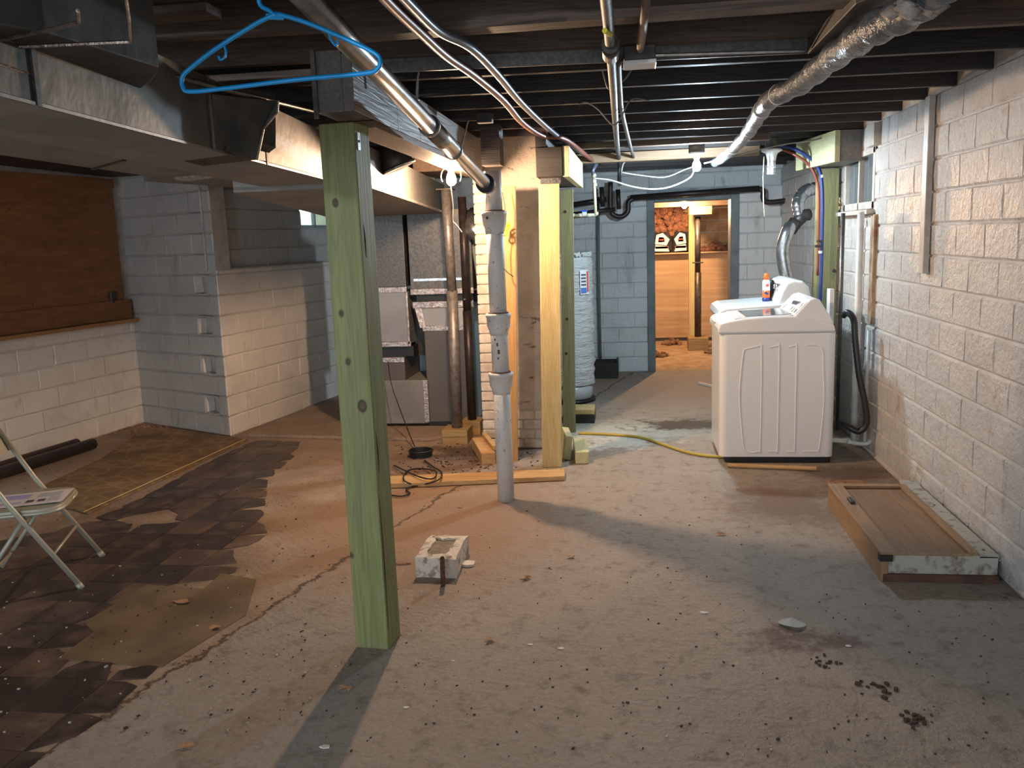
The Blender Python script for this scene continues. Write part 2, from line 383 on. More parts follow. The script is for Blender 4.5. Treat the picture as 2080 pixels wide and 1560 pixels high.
for i in range(-22, 0):
    for j in range(5, 32):
        x0, y0 = i*ts+.06, j*ts+.03; cx, cy = x0+ts/2, y0+ts/2
        ok = lambda x, y: inpoly(x, y, tz) and not inpoly(x, y, hole) and not inpoly(x, y, hole2)
        if not ok(cx, cy):
            got = [(x0+ts*(a+.5)/6, y0+ts*(b_+.5)/6) for a in range(6) for b_ in range(6) if ok(x0+ts*(a+.5)/6, y0+ts*(b_+.5)/6)]
            if len(got) < 5: continue
            cx, cy = sum(p[0] for p in got)/len(got), sum(p[1] for p in got)/len(got)
            if not ok(cx, cy): continue
        if R.random() < .015: continue
        th = R.uniform(.0025, .0045); g = .002
        q = [[x0+g, y0+g], [x0+ts-g, y0+g], [x0+ts-g, y0+ts-g], [x0+g, y0+ts-g]]
        # tiles are broken off along the edge of the patch
        ring = []
        for k in range(4):
            a, b_ = q[k], q[(k+1) % 4]; ring += [a, [(a[0]*2+b_[0])/3, (a[1]*2+b_[1])/3], [(a[0]+b_[0]*2)/3, (a[1]+b_[1]*2)/3]]
        ok = lambda x, y: inpoly(x, y, tz) and not inpoly(x, y, hole) and not inpoly(x, y, hole2)
        pts = []; brk = False
        for k, c_ in enumerate(ring):
            if ok(*c_):
                if k % 3 == 0 or brk: pts.append(tuple(c_))
                continue
            brk = True; t0_, t1_ = 0., 1.
            for _ in range(12):
                tm = (t0_+t1_)/2
                if ok(cx+(c_[0]-cx)*tm, cy+(c_[1]-cy)*tm): t0_ = tm
                else: t1_ = tm
            t0_ *= R.uniform(.93, 1.0); pts.append((cx+(c_[0]-cx)*t0_, cy+(c_[1]-cy)*t0_))
        n = len(pts); dz = R.uniform(-.001, .001)
        lo = [(a, b, 0) for a, b in pts]; hi = [(a, b, th+dz*(1 if k % 2 else -1)) for k, (a, b) in enumerate(pts)]
        MB().hexa(lo, hi).build('floor_tile', 'tile_brown' if R.random() < .38 else 'tile_dark', flo); tk += 1
hp = [(p[0], p[1]) for p in hole]
MB().hexa([(a, b, 0) for a, b in hp], [(a, b, .003) for a, b in hp]).build('mastic_patch', 'tile_olive', flo)
# furnace pad and strip
pad = [P(505, 888, z=0), P(690, 893, z=0), P(870, 897, z=0), P(985, 880, z=0), Vector((-1.0, 7.4, 0)), Vector((-1.0, 9.7, 0)), Vector((-3.2, 9.7, 0)), P(560, 868, z=0)]
MB().hexa([(p.x, p.y, 0) for p in pad], [(p.x, p.y, .025) for p in pad]).build('furnace_pad', 'floor', flo, bevel=.006)

# ---- block walls
BW, BH = .352, .168
def block_mesh(l, h, seed):
    r = random.Random(seed); b = .011; dep = .007; bx_ = r.choice((.0015, .0015, .002, .002, .009))
    vsx = []; fs = []
    nx, nz = 4, 3
    for k in range(nz):
        for i in range(nx):
            x = bx_+(l-2*bx_)*i/(nx-1); z = b+(h-2*b)*k/(nz-1)
            vsx.append((x+r.uniform(-.002, .002), -dep+r.uniform(-.0025, .0025), z+r.uniform(-.002, .002)))
    for k in range(nz-1):
        for i in range(nx-1):
            a = k*nx+i; fs.append((a, a+1, a+nx+1, a+nx))
    n = len(vsx); vsx += [(0, .004, 0), (l, .004, 0), (l, .004, h), (0, .004, h)]
    fs += [(n,)+(n+1,)+tuple(range(nx-1, -1, -1)), (n+2, n+3)+tuple((nz-1)*nx+i for i in range(nx)),
           (n+1, n+2)+tuple(k*nx+nx-1 for k in range(nz-1, -1, -1)), (n+3, n)+tuple(k*nx for k in range(nz))]
    me = bpy.data.meshes.new('block'); me.from_pydata(vsx, [], fs); me.update()
    import bmesh
    bm = bmesh.new(); bm.from_mesh(me)
    for f in bm.faces:
        f.normal_update()
    bm.to_mesh(me); bm.free()
    return me
VAR = {}
def blocks(parent, origin, rz, length, z0, z1, mat, holes=(), phase=0., zphase=0., w=BW, h=BH, name='block', cap=300):
    """origin: start of wall face, local +x runs along the wall, local -y faces the room"""
    g = .0016; made = 0
    nrow = int(math.ceil((z1-z0)/h))+1
    for k in range(nrow):
        a0 = z0+zphase+k*h; za, zb = max(a0, z0), min(a0+h, z1)
        if zb-za < .03: continue
        off = phase+(w/2 if k % 2 else 0)
        x = -w+off % w
        while x < length:
            segs = [(max(x, 0), min(x+w, length))]
            for (h0, h1, hz0, hz1) in holes:
                if zb > hz0+.01 and za < hz1-.01:
                    ns = []
                    for (a, b) in segs:
                        if b <= h0 or a >= h1: ns.append((a, b))
                        else:
                            if a < h0: ns.append((a, h0))
                            if b > h1: ns.append((h1, b))
                    segs = ns
            for (a, b) in segs:
                if b-a < .035: continue
                l = round(b-a-.0008, 4); hh = round(zb-za-2*g, 3)
                key = (l, hh, R.randrange(4) if (l > w*.9) else 0, mat)
                if key not in VAR:
                    VAR[key] = block_mesh(l, hh, hash((l, hh, key[2])) & 0xffff); VAR[key].materials.append(MT[mat])
                o = bpy.data.objects.new(name, VAR[key]); C.objects.link(o); o.parent = parent
                c, s = math.cos(rz), math.sin(rz)
                lx = a+.0004; o.location = (origin[0]+lx*c, origin[1]+lx*s, za+g); o.rotation_euler = (0, 0, rz)
                made += 1
            x += w
    return made
# right wall: runs along y at x = XR, faces -x
win_r = (P(1722, 330, x=XR).y, P(1780, 300, x=XR).y)   # far jamb, near jamb
WY1, WY0 = 6.95, 6.10; WZ0, WZ1 = 1.66, 2.06
m = MB()
for y0, y1, z0, z1 in ((-4, WY0, 0, 2.45), (WY1, 10, 0, 2.45), (WY0, WY1, 0, WZ0), (WY0, WY1, WZ1, 2.45)): m.box(XR+.004, XR+.2, y0, y1, z0, z1)
m.box(XR+.2, XR+.21, WY0-.1, WY1+.1, WZ0-.1, WZ1+.1)
wr = struct(m.build('wall_right', 'mortar'))
# local +x along -y so that local -y points to -x
blocks(wr, (XR, 9.8), -math.pi/2, 9.8-2.35, 0, ZC+.02, 'paint_right', [(9.8-WY1, 9.8-WY0, WZ0, WZ1)], phase=.12, zphase=-.133)
# left wall with the wooden panel
LC = Vector((-4.47, 7.18)); LD = Vector((-.158, -.9874)); LN_ = Vector((.9874, -.158))
def WL(u, out, z): v = LC+LD*u+LN_*out; return Vector((v.x, v.y, z))
def wlbox(m, u0, u1, o0, o1, z0, z1): q = [WL(u0, o0, 0), WL(u1, o0, 0), WL(u1, o1, 0), WL(u0, o1, 0)]; return m.hexa([(v.x, v.y, z0) for v in q], [(v.x, v.y, z1) for v in q])
wl = struct(wlbox(MB(), -.05, 9, -.2, -.005, 0, 2.45).build('wall_left', 'mortar'))
o4 = WL(3.6, 0, 0)
blocks(wl, (o4.x, o4.y), math.atan2(.9874, .158), 3.6, 0, 1.02, 'paint_left', phase=.2)
# wall facing the camera, slightly skewed, with the broken stub at its end
p0, p1 = Vector((XL, 7.18)), Vector((-3.36, 6.62))
ang = math.atan2(p1.y-p0.y, p1.x-p0.x); ln = (p1-p0).length
dirv = (p1-p0).normalized(); nrm = Vector((dirv.y, -dirv.x)) if dirv.x > 0 else None   # towards the camera
bk = [(-nrm.x*.005, -nrm.y*.005), (-nrm.x*.3, -nrm.y*.3)]
d2_ = (Vector((-2.78, YB))-p1).normalized()
def wend(t, dd): v = p0+dirv*t-nrm*dd; return (v.x, v.y)
m = MB()
for qq in ([wend(0, .005), wend(ln-.30, .005), wend(ln-.30, .3), wend(0, .3)], [wend(ln-.30, .075), wend(ln-.10, .075), wend(ln-.10, .2), wend(ln-.30, .2)],
           [wend(ln-.10, .005), (p1.x+d2_.x*.006, p1.y+d2_.y*.006), (p1.x+d2_.x*.2-.004, p1.y+d2_.y*.2), wend(ln-.10, .2)]):
    m.hexa([(a, b, 0) for a, b in qq], [(a, b, 2.45) for a, b in qq])
wall_end = struct(m.build('wall_end', 'mortar'))
cells = [(ln-.30, ln-.10, BH*k+.001, BH*(k+1)-.001) for k in (1, 3, 5, 7)]
blocks(wall_end, (p0.x, p0.y), ang, ln, 0, ZC+.02, 'paint_grey', cells, phase=.1)
cr = random.Random(9)
for (a, b, za, zb) in cells:                   # open cores of the broken blocks: ragged webs standing inside the hole
    for kind in range(4):
        def e(): return cr.uniform(.012, .034)
        if kind == 0: lp_ = [(a, za), (a+e(), za+.01), (a+e()*1.4, (za+zb)/2), (a+e(), zb-.01), (a, zb)]
        elif kind == 1: lp_ = [(b, za), (b, zb), (b-e(), zb-.01), (b-e()*.8, (za+zb)/2), (b-e(), za+.01)]
        elif kind == 2: lp_ = [(a, za), (b, za), (b, za+e()*.8), ((a+b)/2, za+e()*.6), (a, za+e())]
        else: lp_ = [(a, zb), (a, zb-e()), ((a+b)/2, zb-e()*.6), (b, zb-e()*.8), (b, zb)]
        f_ = [p0+dirv*t+nrm*.004 for t, z in lp_]; g_ = [p0+dirv*t-nrm*.07 for t, z in lp_]
        MB().hexa([(v.x, v.y, z) for v, (t, z) in zip(f_, lp_)], [(v.x, v.y, z) for v, (t, z) in zip(g_, lp_)]).build('block_web', 'paint_left' if kind == 0 else 'paint_grey', wall_end)  # left web in paler paint: the light on that side is painted in
# receding wall: thick low part, thin upper part
p2 = Vector((-2.98, 8.5)); p3 = Vector((-2.78, YB))
d2 = (p3-p1).normalized(); n2_ = Vector((d2.y, -d2.x)); L2 = (p3-p1).length
lo = [p1+d2*.01-n2_*.005, p3-n2_*.005, p3-n2_*.2, p1-n2_*.2+d2*.35]
wp = struct(MB().hexa([(v.x, v.y, 0) for v in lo], [(v.x, v.y, 1.38) for v in lo]).build('wall_pier', 'mortar'))
blocks(wp, (p1.x, p1.y), math.atan2(d2.y, d2.x), L2, 0, 1.385, 'paint_left', phase=.05)
hi_ = [p1-n2_*.10, p3-n2_*.10, p3-n2_*.35, p1-n2_*.35]
MB().hexa([(v.x, v.y, 1.38) for v in [p1+d2*.02, p3-n2_*.0, p3-n2_*.3, p1-n2_*.09+d2*.1]], [(v.x, v.y, 1.392) for v in [p1-n2_*.01+d2*.02, p3-n2_*.01, p3-n2_*.3, p1-n2_*.09+d2*.1]]).build('ledge', 'paint_grey', wp)
wu = struct(MB().build('wall_upper', 'mortar'))
up0 = p1-n2_*.09
def wseg(parent, a, b, z0, z1):
    a_sh = .35 if a == 0 else 0
    q = [up0+d2*(a+(.06 if a == 0 else 0))-n2_*.004, up0+d2*b-n2_*.004, up0+d2*b-n2_*.24, up0+d2*(a+a_sh)-n2_*.24]
    return MB().hexa([(v.x, v.y, z0) for v in q], [(v.x, v.y, z1) for v in q])
# window opening in local length
wa, wb, wz0, wz1 = 1.46, 2.10, 1.72, 2.07
m = MB()
for a, b, z0, z1 in ((0, wa, 1.38, 2.45), (wb, L2, 1.38, 2.45), (wa, wb, 1.38, wz0), (wa, wb, wz1, 2.45)):
    s_ = wseg(None, a, b, z0, z1); m.add(s_.v, s_.f)
bpy.data.objects.remove(wu); wu = struct(m.build('wall_upper', 'mortar'))
blocks(wu, (up0.x, up0.y), math.atan2(d2.y, d2.x), L2, 1.38, ZC+.02, 'paint_grey', [(wa, wb, wz0, wz1)], phase=.15)
# window there: frame, two panes, daylit garden outside
def on_up(a, z, dd=0): q = up0+d2*a-n2_*dd; return Vector((q.x, q.y, z))
w1 = struct(MB().build('window_1', 'frame_blue')); bpy.data.objects.remove(w1)
m = MB()
def barseg(m, a0, a1, z0, z1, d0, d1):
    q = [(a0, d0), (a1, d0), (a1, d1), (a0, d1)]
    m.hexa([on_up(a, z0, dd) for a, dd in q], [on_up(a, z1, dd) for a, dd in q])
for a0, a1, z0, z1 in ((wa, wb, wz0, wz0+.03), (wa, wb, wz1-.025, wz1), (wa, wa+.03, wz0, wz1), (wb-.03, wb, wz0, wz1), ((wa+wb)/2-.012, (wa+wb)/2+.012, wz0, wz1)): barseg(m, a0, a1, z0, z1, .03, .07)
MT['win_frame'] = plain('window_frame', (.30, .33, .34), .5)
w1 = struct(m.build('window_1', 'win_frame'))
for a0, a1 in ((wa+.03, (wa+wb)/2-.012), ((wa+wb)/2+.012, wb-.03)):
    m = MB(); barseg(m, a0, a1, wz0+.03, wz1-.025, .048, .052)
    m.build('pane', plain('clear_glass', (.95, 1, 1), .02, trans=1), w1)
gm, nt, b_ = newmat('garden'); nt.nodes.clear()
e = nt.nodes.new('ShaderNodeEmission'); o_ = nt.nodes.new('ShaderNodeOutputMaterial'); geo = nt.nodes.new('ShaderNodeNewGeometry')
cc = mix(nt, ramp(nt, noise_n(nt, geo.outputs['Position'], 9, 6, .7), .42, .58), (.75, .95, 1), (.35, .55, .22)); L(nt, cc, e.inputs[0]); e.inputs[1].default_value = 1.7
L(nt, e.outputs[0], o_.inputs[0])
m = MB(); barseg(m, wa-.5, wb+.9, wz0-.4, wz1+.5, .6, .62)
gv = struct(m.build('outside_foliage', gm)); gv['label'] = 'bright daylit greenery outside the small window'
# back wall with doorway
DX0, DX1, DZ = .215, 1.03, 1.885
wbk = MB()
for x0, x1, z0, z1 in ((-3.3, DX0-.02, 0, 2.45), (DX1+.02, XR, 0, 2.45), (DX0-.02, DX1+.02, DZ+.02, 2.45)): wbk.box(x0, x1, YB+.004, YB+.22, z0, z1)
wbk = struct(wbk.build('wall_back', 'mortar_back'))
FR0, FR1 = DX0-.085, DX1+.09
x_left = -1.0
blocks(wbk, (x_left, YB), 0, XR-x_left, 0, ZC+.02, 'paint_back', [(FR0-x_left, FR1-x_left, 0, DZ+.09)], phase=.1)
d1 = struct(MB().box(FR0, DX0, YB-.03, YB+.24, 0, DZ+.09).build('door_frame', 'frame_blue', bevel=.004)); d1.name = 'door_1'
MB().box(DX1, FR1, YB-.03, YB+.24, 0, DZ+.09).build('jamb', 'frame_blue', d1, bevel=.004)
MB().box(DX0, DX1, YB-.028, YB+.24, DZ, DZ+.09).build('head', 'frame_blue', d1, bevel=.004)
# ---- ceiling: boards above, joists below
ce = struct(MB().box(XL-1.9, XR+.2, -4, 10.1, ZC+.19, ZC+.22).build('ceiling', 'subfloor'))
k = 0
js = -math.tan(math.radians(-3.6))
yj = 1.16
while yj < 9.7:
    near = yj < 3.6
    x0, x1 = -5.2, XR+.05
    # joist follows y = yj + js*(x - XR)
    f = lambda x: yj + js*(x-XR)
    j = MB().hexa([(x0, f(x0)-.019, ZC), (x1, f(x1)-.019, ZC), (x1, f(x1)+.019, ZC), (x0, f(x0)+.019, ZC)],
                  [(x0, f(x0)-.019, ZC+.192), (x1, f(x1)-.019, ZC+.192), (x1, f(x1)+.019, ZC+.192), (x0, f(x0)+.019, ZC+.192)])
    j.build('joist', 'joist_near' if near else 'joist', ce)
    yj += .445
# floorboards above the joists
yy = -.5
bi = 0
for xx in [XL+.1+i*.14 for i in range(44)]:
    MB().box(xx, xx+.132, .5, 9.9, ZC+.178+.002*(bi % 3), ZC+.192).build('floorboard', 'subfloor', ce); bi += 1
# ================================================================ BACK ROOM
MT['brick_back'] = plain('backroom_wall', (.55, .36, .20), .8, col2=(.36, .20, .10), nscale=5, bscale=18, bdist=.02, rand=False)
br = MB(); br.box(-.9, 2.3, 12.75, 12.9, 0, 2.4); br.box(-1.0, -.9, 10.02, 12.9, 0, 2.4); br.box(2.2, 2.3, 10.02, 12.9, 0, 2.4)
br = struct(br.build('wall_backroom', 'mortar'))
blocks(br, (-.4, 12.75), 0, 2.6, 1.2, 2.2, 'brick_back', phase=0)
MT['earth'] = plain('earth_floor', (.52, .36, .22), .9, col2=(.36, .22, .12), nscale=7, bscale=14, bdist=.02, rand=False)
fb = struct(MB().box(-.9, 2.3, 9.9, 12.9, -.2, .0).build('floor_backroom', 'earth'))
cb = struct(MB().box(-1, 2.3, 10.02, 12.9, 2.25, 2.4).build('ceiling_backroom', 'joist_near'))
for i in range(4):
    MB().box(-.9, 2.2, 10.35+i*.6, 10.39+i*.6, 2.08, 2.25).build('joist', 'joist_near', cb)
pl = thing('plywood_sheets', 'two plywood sheets against the far wall of the lit back room', 'plywood')
MB().box(-.35, .78, 12.62, 12.64, .05, 1.25).build('sheet', 'ply', pl)
MB().box(.78, 1.75, 12.60, 12.62, .05, 1.27).build('sheet', 'ply', pl)
sh_ = MB(); sh_.box(-.4, 1.9, 12.45, 12.735, 1.252, 1.27)
tag(sh_.build('ledge_board', 'ply'), 'board ledge on top of the plywood carrying the printed bags', 'shelf')
# insulation tufts above the bags
ins = MB()
for i in range(190):
    x = R.uniform(.15, .74); z = R.uniform(1.50, 2.05)
    ins.lathe((x, 12.66+R.uniform(-.12, .02), z), [(.001, -.05), (.05*R.uniform(.6, 1.2), -.02), (.055*R.uniform(.6, 1.2), .02), (.001, .06)], 7)
for i in range(26):
    ins.lathe((R.uniform(.85, 1.5), 12.60, R.uniform(1.29, 1.36)), [(.001, -.03), (.05*R.uniform(.6, 1.2), -.01), (.045, .02), (.001, .045)], 7)
tag(ins.build('insulation', 'insul', smooth=True), 'brown loose insulation tufts stuffed above and beside the printed bags', 'insulation', kind='stuff')
def bag(x0, x1, z0, z1, y, lab, flip):
    t = thing('insulation_bag', lab, 'bag', 'printed bags on the ledge')
    n = 8; vs_ = []; fs = []
    for s in (0, 1):
        for k in range(n+1):
            for i in range(n+1):
                u, v = i/n, k/n
                bul = .05*math.sin(math.pi*u)**.6*math.sin(math.pi*v)**.6
                topcut = .0 if v < .8 else (v-.8)*.6*abs(u-.5)
                vs_.append((x0+(x1-x0)*u, y-(bul if s == 0 else -bul), z0+(z1-z0)*(v-topcut)))
    m_ = (n+1)**2
    for s in (0, 1):
        for k in range(n):
            for i in range(n):
                a = s*m_+k*(n+1)+i; fs.append((a, a+1, a+n+2, a+n+1))
    MB().add(vs_, fs).build('sack', 'bag_black', t, smooth=True)
    W, H_ = x1-x0, z1-z0
    def band(pts, mt, nm):
        lo_ = [(x0+W*u, y-.056, z0+H_*v) for u, v in pts]; hi2 = [(a, b-.003, c) for a, b, c in lo_]
        MB().hexa(lo_, hi2).build(nm, mt, t)
    f = (lambda u: 1-u) if flip else (lambda u: u)
    band([(f(.1), .08), (f(.9), .05), (f(.8), .3), (f(.15), .38)], 'bag_white', 'print')
    band([(f(.12), .42), (f(.75), .34), (f(.92), .62), (f(.55), .93), (f(.2), .84)], 'bag_white', 'print')
    band([(f(.14), .2), (f(.85), .2), (f(.85), .3), (f(.14), .3)], 'print_red', 'print_band')
    band([(f(.3), .5), (f(.66), .5), (f(.6), .72), (f(.34), .74)], 'bag_black', 'print_mark')
    for i in range(5):
        u = .3+.08*i; lo_ = [(x0+W*f(u), y-.0605, z0+H_*.58), (x0+W*f(u+.05), y-.0605, z0+H_*.58), (x0+W*f(u+.05), y-.0605, z0+H_*.64), (x0+W*f(u), y-.0605, z0+H_*.64)]
        MB().hexa(lo_, [(a, b-.002, c) for a, b, c in lo_]).build('lettering', 'print_red', t)
bag(.245, .50, 1.272, 1.57, 12.53, 'printed black and white bag nearer the left door jamb', False)
bag(.525, .735, 1.272, 1.57, 12.53, 'printed black and white bag beside the jack post', True)
jp = thing('jack_post', 'dark adjustable steel jack post standing in the back room doorway', 'post')
MB().tube([(.812, 11.65, .17), (.812, 11.65, 1.02)], .043, 16).build('lower_tube', 'dark_metal', jp, True)
MB().tube([(.812, 11.65, 1.0), (.812, 11.65, 1.74)], .034, 16).build('upper_tube', 'dark_metal', jp, True)
MB().tube([(.74, 11.62, 1.15), (.88, 11.62, 1.15)], .009, 8).build('pin', 'dark_metal', jp)
MB().box(.76, .90, 11.58, 11.72, 1.74, 1.76).build('top_plate', 'dark_metal', jp)
tag(MB().box(.68, .94, 11.5, 11.8, 0, .17).build('wood_footing', 'block_wood', bevel=.004), 'wood footing block under the jack post in the back room', 'wood block')
tag(MB().box(.70, .98, 11.5, 11.8, 1.765, 1.87).build('wood_block', 'pine_x', bevel=.004), 'short pale wood block on top of the jack post', 'wood block')
tag(MB().box(-.8, 2.15, 11.58, 11.72, 1.875, 2.075).build('cross_beam', 'joist_near', bevel=.004), 'dark timber beam carried by the jack post in the back room', 'beam')
tag(MB().box(.735, .815, 12.3, 12.39, 0, 2.07).build('stud', 'pine', bevel=.003), 'pale upright stud behind the jack post', 'stud')
i = 0
for (x, y, r, lab) in ((.50, 12.2, .13, 'brown crumpled debris heap left of the wood footing'), (1.05, 11.25, .15, 'reddish debris heap right of the wood footing'), (.26, 11.0, .12, 'dark debris heap just inside the left door jamb')):
    m = MB()
    for q in range(26):
        a = R.uniform(0, 6.28); rr = r*math.sqrt(R.random())*1.0; s = R.uniform(.02, .045)
        m.obox((x+rr*math.cos(a), y+rr*math.sin(a), s*.5+R.uniform(0, .09)*(1-rr/r)), s*2, s, s, R.uniform(0, 3), ('X', R.uniform(-.5, .5)))
    tag(m.build('debris_heap', 'rubble', bevel=.006), lab, 'debris', kind='stuff')
# ================================================================ LAMPS
def bulb(name, lab, c, r, col, strength, ring=False, chain=None, base_up=True, on=True):
    t = thing(name, lab, 'lamp'); c = Vector(c)
    prof = [(.012, .055), (.016, .042), (r*.85, .022), (r, 0), (r*.86, -.02), (r*.5, -.032), (.001, -.036)]
    MB().lathe(c, prof, 20).build('bulb', emat(name+'_glow', col, strength) if on else 'label_white', t, True)
    MB().lathe(c, [(.02, .052), (.022, .08), (.055, .085), (.055, .10)], 18).build('socket', 'porcelain', t, True)
    MB().lathe(c, [(.058, .10), (.058, ZC-c.z)], 12).build('junction_box', 'dark_metal', t) if ZC-c.z > .12 else None
    if ring:
        pts = [c+Vector((.062*math.cos(a), .0, .02+.062*math.sin(a))) for a in [math.pi*q/12 for q in range(-2, 15)]]
        MB().tube(pts, .0035, 8).build('guard_ring', 'galv_bright', t, True)
    if chain: MB().tube(smoothpath([c+Vector(p) for p in chain], 5), .0035, 6).build('pull_chain', 'wire_white', t, True)
    return t
A_ = (-1.075, 5.14, 1.905)
bulb('bare_bulb', 'glowing warm bulb under the girder beside the furnace', A_, .03, COL_A, BULB_A, True, [(0, -.03, -.03), (.01, -.03, -.15), (.005, -.03, -.24), (.02, -.03, -.26), (.05, -.03, -.3), (.055, -.03, -.31)])
Bp = P(1415, 338, y=6.6)
bulb('bare_bulb', 'glowing cool white bulb on the ceiling in front of the doorway', Bp, .032, COL_B, BULB_B)
Cp = P(1390, 418, y=11.3)
bulb('bare_bulb', 'glowing amber bulb inside the back room', Cp, .03, COL_C, BULB_C)
bulb('bare_bulb', 'ceiling bulb behind the photographer lighting the near floor', (-2.3, -1.2, 2.08), .03, COL_D, BULB_D)
# unlit lamp by the dryer
Up = P(1567, 335, y=6.9)
t = thing('lamp_holder', 'unlit spiral bulb in a white porcelain holder above the dryer', 'lamp')
MB().lathe(Up, [(.075, .115), (.078, .10), (.045, .085), (.036, .06), (.032, .03)], 24).build('socket', 'porcelain', t, True)
MB().lathe(Up, [(.03, .03), (.032, -.01), (.02, -.015)], 20).build('ballast', 'label_white', t, True)
pts = [Up+Vector((.026*math.cos(a), .026*math.sin(a), -.018-.05*a/25)) for a in [q*.5 for q in range(51)]]
MB().tube(pts, .007, 8).build('spiral_tube', 'label_white', t, True)
ch = [P(1552, 318, y=6.85), P(1550, 360, y=6.85), P(1551, 410, y=6.85), P(1553, 440, y=6.85)]
MB().tube(ch, .004, 6).build('pull_chain', 'cpvc', t, True)
MB().lathe(Up, [(.05, .115), (.05, ZC-Up.z)], 12).build('junction_box', 'dark_metal', t)
# ================================================================ POSTS AND BEAMS
bx = MB()
# big green post
p_l, p_r = P(711, 1320, z=0), P(790, 1322, z=0)
PC = Vector((-1.02, 3.075, 0)); a_ = .0665
kn = [(P(680, 412, y=3.006)), P(692, 637, y=3.006), P(706, 735, y=3.006), P(736, 825, y=3.006), P(712, 1130, y=3.006)]
th_ = math.radians(-9)
MT['green_wood'] = wood('green_wood', (.31, .32, .135), (.195, .215, .08), 'z', [(k.x, k.y, k.z, r) for k, r in zip(kn, (.015, .013, .013, .021, .014))])
topc = Vector((-1.025, 3.075, 1.97))
def post(c0, c1, sx, sy, rz, mat, name, parent=None, bevel=.004):
    m3 = Matrix.Rotation(rz, 3, 'Z'); q = [m3 @ Vector((x*sx/2, y*sy/2, 0)) for x, y in ((-1, -1), (1, -1), (1, 1), (-1, 1))]
    return MB().hexa([Vector(c0)+k for k in q], [Vector(c1)+k for k in q]).build(name, mat, parent, bevel=bevel)
gp = thing('timber_post', 'knotty green treated timber post standing alone in the foreground', 'post')
post(PC, topc, .134, .134, math.radians(-6), 'green_wood', 'post_shaft', gp, .006)
# metal angle at its top
mcr = Matrix.Rotation(math.radians(-6), 3, 'Z')
for z0, z1, off in ((.08, .62, .0), (.70, .86, .008), (1.5, 1.62, .02)):
    f0_, f1_ = z0/1.97, z1/1.97; a = PC.lerp(topc, f0_)+mcr @ Vector((.0668, -.052+off, 0)); b2 = PC.lerp(topc, f1_)+mcr @ Vector((.0668, -.056+off, 0))
    MB().tube([a, a.lerp(b2, .5)+Vector((0, .003, 0)), b2], [.0012, .0035, .001], 6).build('crack', 'dirt', gp)
q = topc+mcr @ Vector((.0695, -.040, 0)); q.z = 1.905
MB().obox((q.x, q.y, q.z+.0), .006, .022, .06, math.radians(-6)).build('bracket', 'galv_bright', gp)
MB().obox((q.x+.004, q.y, q.z), .005, .006, .008).build('bolt', 'black', gp)
# girder
gd = thing('girder', 'grey weathered timber girder running from the green post toward the chimney', 'beam')
def gx(y): return -1.085-.045*(y-2.96)/2.8
def gbox(y0, y1, o0, o1, z0, z1): return MB().hexa([(gx(y0)+o0, y0, z0), (gx(y0)+o1, y0, z0), (gx(y1)+o1, y1, z0), (gx(y1)+o0, y1, z0)], [(gx(y0)+o0, y0, z1), (gx(y0)+o1, y0, z1), (gx(y1)+o1, y1, z1), (gx(y1)+o0, y1, z1)])
gbox(2.97, 5.75, 0, .10, 2.0, 2.205).build('beam', 'girder', gd, bevel=.004)
gbox(2.96, 5.75, .102, .14, 2.0, 2.19).build('side_plank', 'girder', gd, bevel=.003)
gbox(3.2, 5.9, -.002, .143, 1.972, 1.998).build('bottom_plate', 'girder_u', gd, bevel=.002)
gbox(2.955, 2.962, -.004, .012, 1.98, 2.206).build('end_strip', 'galv', gd)
for y in (3.55, 3.95): gbox(y, y+.004, .1395, .1408, 2.0, 2.19).build('seam', 'black', gd)
# chimney
cm, nt, b_ = newmat('chimney_plaster'); b_.inputs['Roughness'].default_value = .7
geo = N(nt, 'ShaderNodeNewGeometry'); pos = geo.outputs['Position']
c = mix(nt, ramp(nt, noise_n(nt, pos, 5, 6, .7), .45, .6), (.62, .52, .43), (.50, .42, .34))
mp = N(nt, 'ShaderNodeMapping'); mp.inputs['Scale'].default_value = (1, 1, 3.2); L(nt, pos, mp.inputs[0])
c = mix(nt, ramp(nt, noise_n(nt, mp.outputs[0], 5, 7, .72, .3), .60, .66), c, (.13, .09, .065))
c = mix(nt, ramp(nt, noise_n(nt, mp.outputs[0], 9, 5, .7), .66, .70), c, (.75, .70, .62))
L(nt, c, b_.inputs['Base Color']); bump(nt, b_, noise_n(nt, pos, 20, 6, .7), .02)
MT['chimney'] = cm
MT['brick_white'] = plain('brick_white', (.70, .62, .53), .6, col2=(.52, .42, .34), nscale=12, bscale=30, bdist=.006)
cx0, cx1, cy0, cy1 = -1.145, -.63, 6.22, 6.72
chm = struct(MB().box(cx0+.006, cx1-.006, cy0+.006, cy1, 0, ZC+.15).build('chimney', 'chimney'))
tag(chm, 'white plastered brick chimney stack behind the cast iron pipe', 'chimney')
def quoin(z, k):
    l = .19 if k % 2 else .10
    MB().box(cx0-.002, cx0+l, cy0-.004, cy0+.09, z+.004, z+.068).build('brick', 'brick_white', chm, bevel=.006)
z = .0; k = 0
while z < 2.0:
    quoin(z, k)
    if z < .28:
        x = cx0+(.19 if k % 2 else .10)+.008
        while x < cx1-.04:
            e_ = min(x+.19, cx1+.002)
            MB().box(x, e_, cy0-.001-R.random()*.002, cy0+.03, z+.004, z+.068).build('brick', 'brick_white', chm, bevel=.005); x = e_+.008
    z += .072; k += 1
